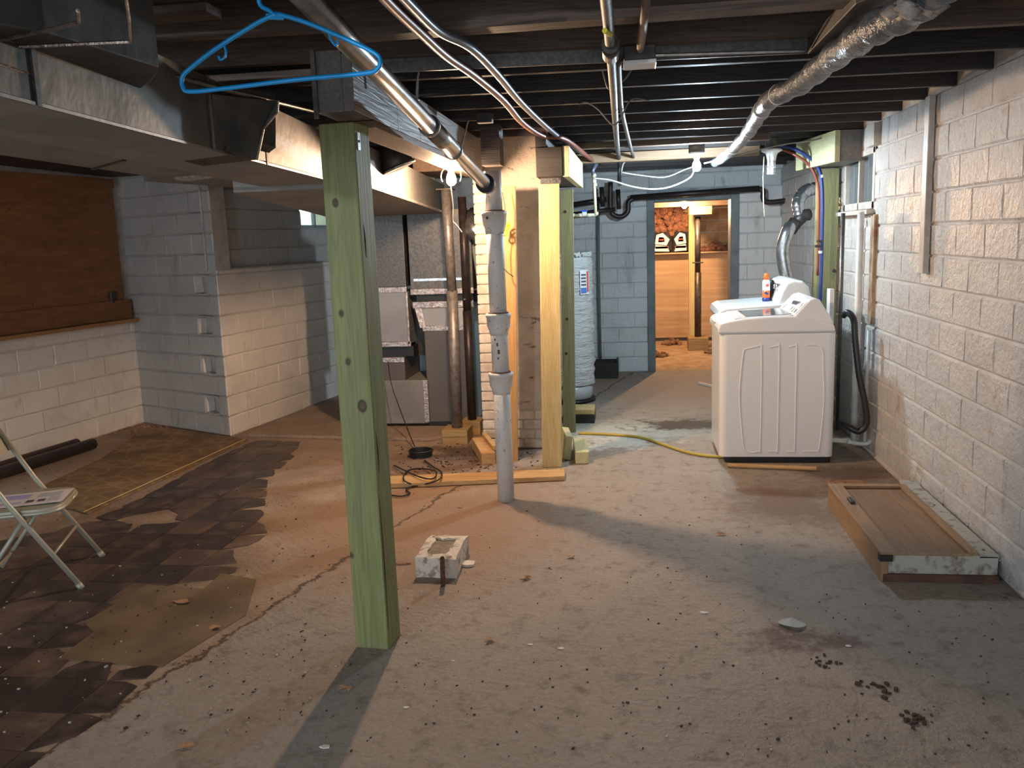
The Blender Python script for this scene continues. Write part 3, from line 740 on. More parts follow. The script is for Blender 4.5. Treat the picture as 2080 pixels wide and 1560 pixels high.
# posts clustered at the chimney
post(P(1036, 942, y=5.85), P(1030, 378, y=5.9), .115, .04, math.radians(4), 'pine_orange', 'x').name = 'orange_board'
o = bpy.data.objects['orange_board']; tag(o, 'orange pine board standing upright between pipe and chimney', 'board')
b0 = P(1122, 944, y=5.72); b0.z = 0; t0 = P(1115, 372, y=5.75)
yp = thing('timber_post', 'pale yellow pine post standing right of the chimney face', 'post')
post(b0, t0, .135, .10, math.radians(5), 'pine', 'post_shaft', yp)
q = P(1118, 362, y=5.69); MB().obox(q, .13, .006, .07, math.radians(5)).build('hanger_plate', 'galv', yp)
for i in range(6): MB().obox(q+Vector((-.05+.02*i, -.005, -.02+.012*(i % 2))), .006, .004, .006).build('nail', 'galv_bright', yp)
b1 = P(1157, 876, z=0); t1 = P(1151, 385, y=b1.y)
gp2 = thing('timber_post', 'dark green treated post beside the quilted water heater', 'post')
post(b1, t1, .10, .10, math.radians(4), 'green_dark', 'post_shaft', gp2)
for px_, py_ in ((1148, 430), (1152, 648), (1150, 718)):
    q = P(px_, py_, y=b1.y-.052); MB().lathe(q, [(.012, 0), (.010, -.003)], 10, 'y').build('knot', 'dirt', gp2)
# header over the two posts
h0, h1 = P(1142, 300, y=5.55), P(1172, 380, y=6.9)
hd = thing('header_beam', 'double pale timber header resting on the yellow post and dark green post', 'beam')
q = [(P(1088, 320, y=5.55).x, 5.55), (P(1142, 320, y=5.55).x, 5.55), (P(1172, 350, y=6.9).x+.0, 6.9), (P(1172, 350, y=6.9).x-.19, 6.9)]
MB().hexa([(a, b, 1.925) for a, b in q], [(a, b, 2.105) for a, b in q]).build('beam', 'header_dark', hd, bevel=.003)
q2 = [(q[1][0]+.002, 5.56), (q[1][0]+.042, 5.56), (q[2][0]+.042, 6.95), (q[2][0]+.002, 6.95)]
MB().hexa([(a, b, 1.92) for a, b in q2], [(a, b, 2.11) for a, b in q2]).build('side_board', 'pale_wood', hd, bevel=.003)
q = [(a-(.10 if i in (1, 2) else 0), b) for i, (a, b) in enumerate(q)]
MB().hexa([(a, b, 2.11) for a, b in q], [(a, b, 2.2) for a, b in q]).build('packing_board', 'header_dark', hd)
# right corner post and its header
rp = thing('timber_post', 'olive treated corner post behind the washer at the right wall', 'post')
rb = Vector((1.475, 7.1, 0)); rt = Vector((1.475, 7.1, 1.99))
post(rb, rt, .15, .13, 0, 'green_dark', 'post_shaft', rp)
q = P(1694, 550, y=7.03); MB().lathe(q, [(.014, 0), (.011, -.004)], 12, 'y').build('knot', 'dirt', rp)
rh = thing('header_beam', 'pale timber header on the corner post by the right window', 'beam')
q = [(1.20, 7.32), (1.575, 7.32), (1.575, 6.35), (1.42, 6.35), (1.28, 7.0)]
MB().hexa([(1.30, 7.25, 2.0), (1.42, 6.45, 2.0), (1.572, 6.45, 2.0), (1.572, 7.25, 2.0)], [(1.30, 7.25, 2.21), (1.42, 6.45, 2.21), (1.572, 6.45, 2.21), (1.572, 7.25, 2.21)]).build('beam', 'girder', rh, bevel=.003)
MB().hexa([(1.262, 7.25, 1.995), (1.382, 6.44, 1.995), (1.418, 6.44, 1.995), (1.298, 7.25, 1.995)], [(1.262, 7.25, 2.21), (1.382, 6.44, 2.21), (1.418, 6.44, 2.21), (1.298, 7.25, 2.21)]).build('side_board', 'pale_wood', rh, bevel=.003)
# ================================================================ PIPES
ci = thing('soil_pipe', 'white painted cast iron soil pipe with bell joints in the middle of the floor', 'pipe')
fb_ = Vector((-.785, 4.93, 0)); tp = P(1000, 348, y=4.93)
def along(z): f = z/tp.z; return fb_.lerp(Vector((tp.x, tp.y, tp.z)), f)
def zofpy(py):
    lo_, hi2 = 0., 2.2
    for _ in range(40):
        mz = (lo_+hi2)/2; c_ = along(mz)-Vector((0, 0, CH)); cc_ = M3.transposed() @ c_; yy_ = 780-F*cc_.y/-cc_.z
        if yy_ > py: lo_ = mz
        else: hi2 = mz
    return lo_
zs = [0, zofpy(757), zofpy(637), zofpy(430), tp.z]
for i in range(4):
    a, b = zs[i], zs[i+1]
    MB().tube([along(a), along(b)], .050, 24).build('pipe_section', 'castiron', ci, True)
for i, zt in enumerate(zs[1:4]):
    pr_ = [(.052, -.125), (.056, -.10), (.068, -.07), (.070, -.02), (.074, -.018), (.074, 0), (.060, .002)]
    hb = MB().lathe(along(zt), pr_, 28).build('bell_hub', 'castiron', ci, True)
    MB().lathe(along(zt), [(.060, .001), (.059, .008), (.052, .009)], 24).build('joint_ring', 'rust', hb)
MB().lathe(along(zs[3]-.035)+Vector((-.03, -.062, 0)), [(.009, 0), (.007, -.004)], 10, 'y').build('plug', 'rust', ci)
for px_, py_, s in ((1010, 700, .02), (1013, 715, .025), (1005, 690, .012), (1012, 728, .014)):
    q = P(px_, py_, y=4.88); MB().obox(q, s*.5, .003, s, .2).build('rust_spot', 'rust', ci)
# shiny diagonal drain
e0 = P(987, 374, y=4.82); dp = [P(590, -40, z=2.13), P(700, 78, z=2.10), e0]
dr = thing('drain_pipe', 'shiny galvanised drain pipe slanting down to the cast iron pipe', 'pipe')
MB().tube([dp[0], dp[1], e0], .033, 24).build('pipe', 'galv_pipe', dr, True)
dd_ = (dp[1]-e0).normalized()
MB().tube([e0-dd_*.03, e0+dd_*.05], .050, 24).build('rubber_coupling', 'rubber', dr, True)
MB().tube([e0+dd_*.012, e0+dd_*.022], .052, 24).build('clamp_band', 'dark_metal', dr, True)
s0 = dp[1].lerp(e0, .42); s1 = dp[1].lerp(e0, .62)
MB().tube([s0, s1], .039, 24).build('sleeve', 'galv_pipe', dr, True)
MB().tube([s0-dd_*.0, s0-dd_*.02], .043, 24).build('collar', 'steel_rust', dr, True)
MB().tube([s1, s1+dd_*.02], .043, 24).build('collar', 'steel_rust', dr, True)
# perforated strap from the joist to the drain
st = P(860, 100, y=s0.y); pts = smoothpath([P(880, 103, y=s0.y), P(862, 112, y=s0.y), P(850, 145, y=s0.y), P(847, 185, y=s0.y), P(848, 205, y=s0.y)], 5)
tag(MB().tube(pts, .006, 8).build('hanging_strap', 'galv_bright', smooth=True), 'curved perforated strap holding the shiny drain pipe', 'strap')
# fixture box and conduit between
# copper and silver supply lines
sil = [P(a, b, z=2.17) for a, b in ((770, -60), (830, 5), (890, 62), (955, 95), (1010, 150), (1060, 210), (1115, 262), (1165, 300), (1213, 330))]
red = [P(a, b, z=2.16) for a, b in ((730, -60), (790, 5), (850, 62), (905, 112), (962, 152), (1022, 203), (1062, 250), (1105, 277), (1150, 284), (1205, 328))]
tag(MB().tube(smoothpath(sil, 5), .0155, 14).build('supply_pipe', 'steel_blue', smooth=True), 'silver grey supply pipe snaking under the joists', 'pipe')
tag(MB().tube(smoothpath(red, 5), .0155, 14).build('supply_pipe', 'copper', smooth=True), 'reddish copper supply pipe snaking beside the silver one', 'pipe')
# two conduits running to the back
cd1 = [P(a, b, z=2.16) for a, b in ((1225, -60), (1232, 10), (1240, 98), (1246, 180), (1252, 280), (1258, 330))]+[P(1258, 375, y=7.6)]
c1 = thing('water_pipe', 'dark iron pipe running along the ceiling to the back wall', 'pipe')
MB().tube(smoothpath(cd1, 3), .017, 12).build('pipe', 'galv_dull', c1, True)
MB().tube([P(1240, 90, z=2.16), P(1241, 112, z=2.16)], .03, 14).build('coupling', 'dark_metal', c1, True)
MB().tube([P(1228, 62, z=2.135), P(1240, 70, z=2.135)], .008, 8).build('tape', 'yellow', c1)
cd2 = [P(a, b, z=2.17) for a, b in ((1256, 118), (1259, 180), (1266, 240), (1287, 322))]
tag(MB().tube(smoothpath(cd2, 4), .012, 10).build('conduit', 'galv_dull', smooth=True), 'thin grey conduit beside the dark iron pipe', 'conduit')
cd3 = [P(a, b, z=2.17) for a, b in ((1316, -40), (1308, 40), (1300, 100))]
tag(MB().tube(cd3, .014, 10).build('conduit', 'girder_u', smooth=True), 'short brown conduit entering the junction box', 'conduit')
q = P(1299, 112, z=2.17)
jb = thing('junction_box', 'grey junction box with white cover under the near joists', 'box')
MB().obox(q, .11, .11, .05).build('box', 'dark_metal', jb, bevel=.004)
MB().obox(q-Vector((0, 0, .032)), .115, .115, .014).build('cover', 'porcelain', jb, bevel=.003)
# hook wires
def wire(name, pts, r, mat, lab, cat='wire', sm=5):
    return tag(MB().tube(smoothpath(pts, sm), r, 8).build(name, mat, smooth=True), lab, cat)
wire('pipe_hook', [P(a, b, y=4.5) for a, b in ((1176, 212), (1192, 208), (1215, 222), (1235, 245), (1248, 254), (1262, 238), (1275, 210), (1290, 200), (1318, 205))], .004, 'wire_grey', 'Y-shaped bent wire hook around the ceiling pipes', 'hook')
wire('wire_loop', [P(a, b, y=3.9) for a, b in ((1218, 120), (1226, 150), (1236, 180), (1250, 178), (1270, 160), (1284, 140))], .004, 'wire_grey', 'thin wire loop slung under the iron pipe')
wire('cable', [P(a, b, y=7.0) for a, b in ((1205, 362), (1240, 366), (1280, 378), (1320, 384), (1360, 380), (1400, 362), (1410, 345))], .006, 'wire_white', 'white cable swagging across to the cool white bulb', 'cable')
wire('cable', [P(a, b, y=7.3) for a, b in ((1262, 350), (1300, 356), (1350, 360), (1390, 345), (1410, 338))], .005, 'wire_white', 'upper white cable running just above the sagging one', 'cable')
wire('cable', [P(a, b, y=6.7) for a, b in ((1430, 332), (1500, 315), (1560, 300), (1600, 292), (1660, 283), (1700, 265))], .005, 'wire_grey', 'grey cable running from the cool bulb to the corner header', 'cable')
wire('cable', [P(a, b, y=8.0) for a, b in ((1258, 375), (1262, 350), (1268, 330), (1285, 322))], .007, 'wire_white', 'short white cable dropping beside the iron pipe', 'cable')
wire('cable', [P(a, b, y=5.0) for a, b in ((935, 305), (945, 270), (955, 240), (985, 232))], .005, 'wire_grey', 'grey cable leaving the small box above the girder end', 'cable')
wire('cable', [P(a, b, y=3.2) for a, b in ((1740, 0), (1755, 30), (1765, 52), (1790, 35), (1815, 5))], .004, 'wire_white', 'white cable draped over the wrapped pipe', 'cable')
# long insulated pipe
inp = [P(1930, -50, z=2.105), P(1850, 20, z=2.105), P(1770, 62, z=2.105), P(1690, 118, z=2.115), P(1625, 170, z=2.11), P(1565, 202, z=2.105), P(1537, 240, z=2.10), P(1515, 275, z=2.08), P(1480, 312, z=2.08), P(1452, 332, z=2.06)]
ip = thing('wrapped_pipe', 'grey foil and plastic wrapped pipe running diagonally to the cool bulb', 'pipe')
sp = smoothpath(inp, 6); nn = len(sp)
MB().tube(sp, [(.050-.018*i/nn)*(1+.12*math.sin(i*1.9)) for i in range(nn)], 16).build('pipe', 'wrap', ip, True)
for i in (14, 28, 33, 40, 46): MB().tube([sp[i], sp[i]+(sp[i+1]-sp[i]).normalized()*.012], .053-.018*i/nn, 14).build('cable_tie', 'wire_white', ip, True)
q = P(1855, 15, z=2.08); m = MB()
for i in range(14): m.lathe(q+Vector((R.uniform(-.05, .05), R.uniform(-.05, .05), R.uniform(-.02, .03))), [(.001, -.02), (.03, 0), (.001, .02)], 7)
m.build('torn_insulation', 'insul_pale', ip, True)
# ================================================================ BLACK DRAIN AT BACK WALL
bd = thing('drain_pipe', 'black waste pipe with a trap running above the doorway', 'pipe')
pts = [P(a, b, y=9.62) for a, b in ((1165, 412), (1225, 402), (1235, 400), (1238, 425), (1250, 440), (1268, 438), (1275, 420), (1278, 404), (1300, 399), (1400, 392), (1540, 382))]
MB().tube([P(1165, 416, y=9.62), P(1232, 405, y=9.62)], .03, 12).build('pipe', 'black_pipe', bd, True)
MB().tube(smoothpath([P(1240, 370, y=9.62), P(1240, 420, y=9.62), P(1246, 436, y=9.62), P(1262, 440, y=9.62), P(1275, 430, y=9.62), P(1277, 410, y=9.62), P(1290, 402, y=9.62)], 4), .028, 12).build('trap', 'black_pipe', bd, True)
MB().tube([P(1280, 402, y=9.62), P(1542, 383, y=9.62)], .032, 12).build('pipe', 'black_pipe', bd, True)
MB().tube(smoothpath([P(1538, 383, y=9.62), P(1550, 388, y=9.62), P(1550, 402, y=9.62), P(1560, 411, y=9.62), P(1600, 407, y=9.62)], 4), .028, 12).build('elbow', 'black_pipe', bd, True)
for a, b in ((1222, 380), (1255, 385)): MB().tube([P(a, b, y=9.5), P(a+2, b+40, y=9.5)], .026, 12).build('riser', 'black_pipe', bd, True)
MB().tube([P(1165, 435, y=9.5), P(1250, 425, y=9.5)], .024, 12).build('branch', 'black_pipe', bd, True)
# grey riser on back wall
wire('riser_pipe', [P(1215, 400, y=9.72), P(1216, 560, y=9.72), P(1220, 750, y=9.72)], .016, 'frame_blue', 'thin blue grey riser pipe on the back wall', 'pipe', 1)
# cream supply drop with blue valve
cp = thing('supply_pipe', 'cream plastic supply pipe with a blue valve above the water heater', 'pipe')
y_ = 7.6
MB().tube([P(1212, 332, y=y_), P(1204, 346, y=y_), P(1206, 356, y=y_)], .018, 12).build('elbow', 'steel_blue', cp, True)
MB().tube([P(1206, 352, y=y_), P(1210, 434, y=y_)], .013, 12).build('pipe', 'cpvc', cp, True)
MB().tube([P(1212, 436, y=y_), P(1160, 438, y=y_)], .013, 12).build('pipe', 'cpvc', cp, True)
MB().tube([P(1162, 436, y=y_), P(1162, 520, y=y_)], .013, 12).build('pipe', 'cpvc', cp, True)
for a, b in ((1207, 356), (1207, 368), (1208, 375), (1211, 434), (1195, 437), (1178, 437), (1163, 437)):
    MB().lathe(P(a, b, y=y_), [(.018, -.014), (.02, 0), (.018, .014)], 12).build('fitting', 'cpvc', cp, True)
v_ = P(1187, 434, y=y_); MB().obox(v_, .04, .03, .03).build('valve_body', 'label_white', cp, bevel=.005)
MB().obox(v_+Vector((0, 0, .022)), .05, .018, .014).build('valve_handle', 'blue_valve', cp, bevel=.004)
# ================================================================ WATER HEATER
HX, HY = P(1158, 815, z=0).x, 8.12
wh = thing('water_heater', 'water heater wrapped in a white quilted blanket behind the green post', 'water heater')
prof = []
for i in range(46):
    z = .17+1.20*i/45; prof.append((.235+.006*math.sin(i*1.7)+.004*math.sin(i*4.1), z))
m = MB(); n = 64; base = 0
for i, (r, z) in enumerate(prof):
    for j in range(n):
        a = 2*math.pi*j/n; q = noise.noise(Vector((math.cos(a)*2.5, math.sin(a)*2.5, z*16)))
        rr = r+.010*q-(.05 if i == 45 else 0); m.v.append((HX+rr*math.cos(a), HY+rr*math.sin(a), z))
for i in range(len(prof)-1):
    for j in range(n): m.f.append((i*n+j, i*n+(j+1) % n, (i+1)*n+(j+1) % n, (i+1)*n+j))
m.f.append(tuple((len(prof)-1)*n+j for j in range(n)))
m.build('blanket', 'blanket', wh, True)
MB().lathe((HX, HY, 0), [(.20, .03), (.21, .04), (.22, .17)], 40).build('tank_base', 'app_grey', wh, True)
MB().lathe((HX, HY, 0), [(.24, 0), (.24, .03)], 40).build('drain_pan', 'black', wh, True)
m = MB()
for i in range(9):
    a = -1.9+.35*i; m.tube(smoothpath([(HX+.22*math.cos(a+q*.05), HY+.22*math.sin(a+q*.05), 1.37+.02*math.sin(q*2.1)+.012) for q in range(7)], 3), .012, 8)
m.build('top_fold', 'blanket', wh, True)
# label
a0 = P(1199, 560, y=7.93)
lb = MB(); lab = []
def cyl(a, z, r=.243): return (HX+r*math.cos(a), HY+r*math.sin(a), z)
def patch(a0, a1, z0, z1, r, mat, nm):
    k = 6; vs_ = [cyl(a0+(a1-a0)*i/k, z, r) for z in (z0, z1) for i in range(k+1)]
    return MB().add(vs_, [(i, i+1, k+2+i, k+1+i) for i in range(k)]).build(nm, mat, wh)
patch(-1.02, -.62, 1.02, 1.24, .249, 'label_white', 'label')
patch(-1.00, -.74, 1.03, 1.08, .251, 'print_blue', 'label_print')
patch(-.72, -.64, 1.04, 1.23, .251, 'print_red', 'label_print')
for i in range(4): patch(-.98, -.76, 1.10+.03*i, 1.115+.03*i, .251, 'print_dark', 'label_print')
# box behind heater
q = P(1232, 775, z=0)
tb = thing('wooden_crate', 'small dark wooden trough against the back wall', 'crate')
x_, yy_ = -.36, 9.35
for bx_ in ((x_-.18, x_+.16, yy_, yy_+.02, 0, .17), (x_-.18, x_+.16, yy_+.33, yy_+.35, 0, .17), (x_+.14, x_+.16, yy_+.02, yy_+.33, 0, .19), (x_-.18, x_-.16, yy_+.02, yy_+.33, 0, .17), (x_-.16, x_+.14, yy_+.02, yy_+.33, 0, .015)):
    MB().box(*bx_).build('crate_board', 'header_dark', tb)
# ================================================================ FURNACE GROUP
fu = thing('furnace', 'brown grey upright furnace with foil taped plenum by the chimney', 'furnace')
Y0 = 6.88
def yb(px0, px1, py0, py1, ya, dep, mat, name, bev=.003, dxr=0):
    a = P(px0, py1, y=ya); b = P(px1, py0, y=ya)
    return MB().box(a.x, b.x, ya, ya+dep, max(a.z, .03), b.z).build(name, mat, fu, bevel=bev)
fxl, fxr = P(868, 800, y=Y0).x, P(962, 800, y=Y0).x
zt1 = P(900, 665, y=Y0).z
MB().box(fxl, fxr, Y0, Y0+.55, .06, zt1).build('cabinet', 'furnace', fu, bevel=.006)
MB().box(fxr+.001, fxr+.003, Y0+.01, Y0+.54, .06, zt1).build('side_panel', 'side_teal_lit', fu)  # thin sheet carrying the painted teal light on the cabinet side
MB().box(fxl, fxr, Y0+.01, Y0+.54, .03, .06).build('base', 'black', fu)
xv = P(905, 800, y=Y0).x
# angled transition above the cabinet
zt2 = P(900, 618, y=Y0).z
tl = P(838, 640, y=Y0).x
MB().hexa([(fxl, Y0, zt1), (fxr, Y0, zt1), (fxr, Y0+.5, zt1), (fxl, Y0+.5, zt1)], [(tl+.02, Y0+.03, zt2), (fxr+.02, Y0+.03, zt2), (fxr+.02, Y0+.5, zt2), (tl+.02, Y0+.5, zt2)]).build('transition', 'furnace_light', fu)
for (xa, xb, z0, z1, yy_) in ((tl, fxr+.03, zt2-.03, zt2+.025, Y0+.012), (fxl-.01, fxr+.01, zt1-.03, zt1+.015, Y0-.004)):
    MB().box(xa, xb, yy_, yy_+.02, z0, z1).build('foil_tape', 'foil', fu, bevel=.004)
MB().hexa([(fxl-.03, Y0-.003, zt1), (fxl+.02, Y0-.003, zt1), (tl+.07, Y0+.02, zt2), (tl+.01, Y0+.02, zt2)], [(fxl-.03, Y0-.006, zt1), (fxl+.02, Y0-.006, zt1), (tl+.07, Y0+.017, zt2), (tl+.01, Y0+.017, zt2)]).build('foil_tape', 'foil', fu)
# black canvas joint and plenum above
zt3 = P(900, 598, y=Y0).z
MB().box(tl+.03, fxr+.02, Y0+.05, Y0+.5, zt2+.02, zt3).build('canvas_joint', 'black', fu)
zt4 = 2.0
pxl = P(828, 500, y=Y0).x
MB().box(pxl, fxr+.03, Y0+.02, Y0+.55, zt3+.03, 1.80).build('plenum', 'galv', fu, bevel=.003)
MB().box(pxl-.003, fxr+.035, Y0+.012, Y0+.03, zt3, zt3+.05).build('foil_tape', 'foil', fu, bevel=.004)
MB().box(pxl+.03, fxr+.0, Y0+.012, Y0+.02, P(900, 570, y=Y0).z, P(900, 565, y=Y0).z).build('drive_cleat', 'galv_bright', fu)
# return duct on the left
rxl, rxr = P(752, 560, y=Y0).x, P(822, 560, y=Y0).x
MB().box(rxl-.25, rxr, Y0+.03, Y0+.55, P(800, 583, y=Y0).z, 1.80).build('return_duct', 'galv', fu, bevel=.003)
MB().box(rxl-.25, rxr+.004, Y0+.02, Y0+.04, P(800, 596, y=Y0).z, P(800, 583, y=Y0).z).build('foil_tape', 'foil', fu, bevel=.004)
zq0, zq1 = P(800, 700, y=Y0).z, P(800, 594, y=Y0).z
MB().box(rxl-.25, rxr+.01, Y0+.01, Y0+.5, zq0, zq1).build('return_box', 'furnace_light', fu, bevel=.004)
MB().box(rxl-.25, rxr+.02, Y0, Y0+.02, zq0-.02, zq0+.025).build('foil_tape', 'foil', fu, bevel=.004)
MB().box(rxr-.005, rxr+.015, Y0, Y0+.02, zq0, zq1).build('foil_tape', 'foil', fu, bevel=.004)
zq2 = P(800, 725, y=Y0).z
MB().box(rxl-.25, rxr+.03, Y0+.04, Y0+.5, zq2, zq0-.02).build('canvas_joint', 'black', fu)
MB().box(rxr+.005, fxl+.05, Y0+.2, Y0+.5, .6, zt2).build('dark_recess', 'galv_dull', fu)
zl = P(820, 772, y=Y0).z
MB().box(rxl-.25, P(826, 800, y=Y0).x, Y0-.01, Y0+.5, .055, zq2).build('return_base', 'furnace', fu, bevel=.004)
MB().box(rxl-.25, fxl-.002, Y0-.012, Y0+.5, .05, zl).build('return_base', 'duct_under', fu, bevel=.004)
MB().box(rxl-.2, P(826, 800, y=Y0).x+.003, Y0-.02, Y0-.008, zq2-.045, zq2).build('foil_tape', 'foil', fu, bevel=.003)
MB().box(fxl-.03, fxl+.012, Y0-.02, Y0-.008, .06, zl).build('foil_tape', 'foil', fu, bevel=.003)
# flue
fl = thing('flue_elbow', 'corrugated silver flue elbow behind the black pipe', 'flue')
q = P(960, 465, y=6.75)
MB().tube(smoothpath([q+Vector((-.02, .25, .1)), q+Vector((-.02, .05, .06)), q+Vector((.03, 0, -.02)), q+Vector((.12, .05, -.06))], 5), [.075+.006*(i % 2) for i in range(16)], 20).build('elbow', 'galv_bright', fl, True)
# duct going down to the right, teal light painted into its colour
tag(MB().hexa([(P(975, 600, y=6.95).x, 6.95, .98), (P(998, 600, y=6.95).x, 6.95, .98), (P(998, 600, y=6.95).x, 7.3, .98), (P(975, 600, y=6.95).x, 7.3, .98)],
         [(P(952, 470, y=6.95).x, 6.95, 1.7), (P(985, 470, y=6.95).x, 6.95, 1.7), (P(985, 470, y=6.95).x, 7.3, 1.7), (P(952, 470, y=6.95).x, 7.3, 1.7)]).build('side_duct', 'side_teal_lit', bevel=.003), 'narrow duct coloured blue grey as if teal lit, between the furnace and chimney', 'duct')
# ---- trunk ducts
def prism(name, mat, loop, z0, z1, parent=None, bev=.004, z0b=None):
    return MB().hexa([(a, b, z0) for a, b in loop], [(a, b, z1) for a, b in loop]).build(name, mat, parent, bevel=bev)
td = thing('trunk_duct', 'long flat grey supply duct hanging along the left ceiling', 'duct')
tA = [(-1.10, .9), (-1.42, 4.15), (-1.83, 4.15), (-1.40, .9)]
MB().hexa([(a, b, 1.845) for a, b in tA], [(a, b, 2.06) for a, b in tA]).build('duct_section', 'duct_under', td, bevel=.004)
e_ = [(-1.098, .9), (-1.418, 4.15), (-1.421, 4.15), (-1.101, .9)]
MB().hexa([(a+.0015, b, 1.85) for a, b in e_], [(a+.0015, b, 2.055) for a, b in e_]).build('side_sheet', 'galv_dull', td)
def xe(y): return -1.10-.32*(y-.9)/3.25
MB().hexa([(xe(y)+.004, y, z) for y, z in ((2.62, 1.852), (3.98, 1.852), (3.98, 2.052), (2.9, 2.052))], [(xe(y)+.007, y, z) for y, z in ((2.62, 1.852), (3.98, 1.852), (3.98, 2.052), (2.9, 2.052))]).build('side_sheet', 'duct_face', td)
for y in (1.62, 2.52, 3.02):
    MB().box(xe(y)+.002, xe(y)+.009, y, y+.014, 1.84, 2.06).build('hanger_strap', 'galv', td)
MB().hexa([(xe(.9)+.001, .9, 1.841), (xe(4.15)+.001, 4.15, 1.841), (xe(4.15)+.007, 4.15, 1.841), (xe(.9)+.007, .9, 1.841)], [(xe(.9)+.001, .9, 1.848), (xe(4.15)+.001, 4.15, 1.848), (xe(4.15)+.007, 4.15, 1.848), (xe(.9)+.007, .9, 1.848)]).build('corner_seam', 'galv', td)
tB = [(-1.30, 4.15), (-1.52, 6.95), (-2.45, 6.95), (-2.10, 4.15)]
td2 = thing('trunk_duct', 'dented grey duct section meeting the furnace plenum', 'duct')
MB().hexa([(-1.30, 4.2, 1.825), (-1.50, 6.86, 1.765), (-2.45, 6.86, 1.765), (-2.0, 4.2, 1.825)], [(-1.30, 4.2, 2.03), (-1.50, 6.86, 1.99), (-2.45, 6.86, 1.99), (-2.0, 4.2, 2.03)]).build('duct_section', 'duct_under', td2, bevel=.004)
MB().hexa([(-1.298, 4.2, 1.83), (-1.498, 6.86, 1.77), (-1.498, 6.86, 1.985), (-1.298, 4.2, 2.025)], [(-1.294, 4.2, 1.83), (-1.494, 6.86, 1.77), (-1.494, 6.86, 1.985), (-1.294, 4.2, 2.025)]).build('side_sheet', 'galv', td2)
MB().hexa([(-1.294, 4.2, 1.82), (-1.494, 6.86, 1.76), (-1.494, 6.86, 1.775), (-1.294, 4.2, 1.835)], [(-1.285, 4.2, 1.82), (-1.485, 6.86, 1.76), (-1.485, 6.86, 1.775), (-1.285, 4.2, 1.835)]).build('corner_seam', 'foil', td2)
td3 = thing('trunk_duct', 'second flat duct beside the long supply duct near the wooden panel', 'duct')
tC = [P(a, b, z=1.95) for a, b in ((-160, 232), (395, 352), (330, 362), (0, 315), (-200, 290))]
tC = [(p.x-(.02 if i < 2 else 0), p.y) for i, p in enumerate(tC)]
MB().hexa([(a, b, 1.95) for a, b in tC], [(a, b, 2.14) for a, b in tC]).build('duct_section', 'duct_under', td3, bevel=.004)
for u in (.62,):
    a = Vector(tC[0]).lerp(Vector(tC[1]), u); b = Vector(tC[4]).lerp(Vector(tC[2]), u); c2_ = Vector((0, .02))
    MB().hexa([(v.x, v.y, 1.943) for v in (a, b, b+c2_, a+c2_)], [(v.x, v.y, 1.951) for v in (a, b, b+c2_, a+c2_)]).build('seam', 'dark_metal', td3)
# soffit boards above the left bay
tag(MB().box(XL+.02, -2.95, 1.0, 7.05, 2.19, 2.212).build('ceiling_board', 'header_dark'), 'dark board ceiling over the left bay beside the wooden panel', 'board')
tag(MB().hexa([(-2.72, 4.9, 2.02), (-1.6, 7.0, 2.02), (-2.9, 7.5, 2.02), (-3.3, 5.6, 2.02)], [(-2.72, 4.9, 2.18), (-1.6, 7.0, 2.18), (-2.9, 7.5, 2.18), (-3.3, 5.6, 2.18)]).build('branch_duct', 'duct_under', bevel=.004), 'flat grey branch duct over the left corner by the small window', 'duct')
# near transition boxes, upper left
nd = thing('duct_elbow', 'large galvanised duct elbow with taped seams at the upper left corner', 'duct')
c0 = [P(0, 90, z=1.97), P(262, 92, z=1.97), P(318, 40, z=1.97), P(322, 150, z=1.97), P(262, 186, z=1.97), P(190, 192, z=1.97), P(0, 125, z=1.97)]
loop = [P(a, b, z=1.95) for a, b in ((-420, 40), (-40, 122), (150, 182), (190, 193), (225, 194), (258, 189), (288, 179), (308, 165), (320, 150), (323, 138))]
topl = [Vector((p.x, p.y+.02, 2.205)) for p in loop]
loop2 = loop+[Vector((loop[-1].x-.02, loop[-1].y-.35, 1.95)), Vector((loop[0].x, loop[0].y-.35, 1.95))]
MB().hexa([(p.x, p.y, 1.95) for p in loop2], [(p.x, p.y, 2.206) for p in loop2]).build('elbow_body', 'galv_dull', nd, bevel=.004)
f0, f1 = P(-60, 100, z=1.945), P(265, 85, z=1.945)
MB().tube([f0, f1], .004, 6).build('taped_seam', 'foil', nd)
f2, f3 = P(-30, 88, z=1.945), P(110, 58, z=1.945); f4 = P(160, 45, z=1.945); f5 = P(158, 22, z=1.945)
MB().tube([f2, f3, f4, f5], .0035, 6).build('taped_seam', 'foil', nd)
MB().tube([f1, P(262, 40, z=1.945), P(255, -10, z=1.945)], .003, 6).build('taped_seam', 'foil', nd)
MB().tube([P(-60, 110, z=1.90), P(200, 198, z=1.90)], .0035, 6).build('taped_seam', 'foil', nd)
MB().tube([P(-60, 160, z=1.90), P(100, 203, z=1.90)], .004, 6).build('taped_seam', 'foil', nd)
# takeoff box on the trunk
tk_ = thing('duct_takeoff', 'angled dark duct takeoff above the long supply duct', 'duct')
g0 = [P(x, y, y=yy_) for x, y, yy_ in ((430, 190, 2.55), (565, 205, 2.75), (563, 228, 2.75), (535, 262, 2.75), (522, 325, 2.75), (435, 300, 2.6))]
MB().hexa(g0, [p+Vector((-.25, .12, .0)) for p in g0]).build('takeoff_body', 'galv_dull', tk_, bevel=.003)
MB().tube([g0[1], g0[2], g0[3], g0[4]], .0045, 6).build('edge_seam', 'foil', tk_)
# duct side behind: dark upper duct between elbow and takeoff
MB().hexa([P(150, 170, y=2.35), P(560, 300, y=2.9), P(560, 190, y=2.9), P(320, 150, y=2.35)], [p+Vector((-.15, .25, 0)) for p in (P(150, 170, y=2.35), P(560, 300, y=2.9), P(560, 190, y=2.9), P(320, 150, y=2.35))]).build('back_sheet', 'galv_dull', tk_)
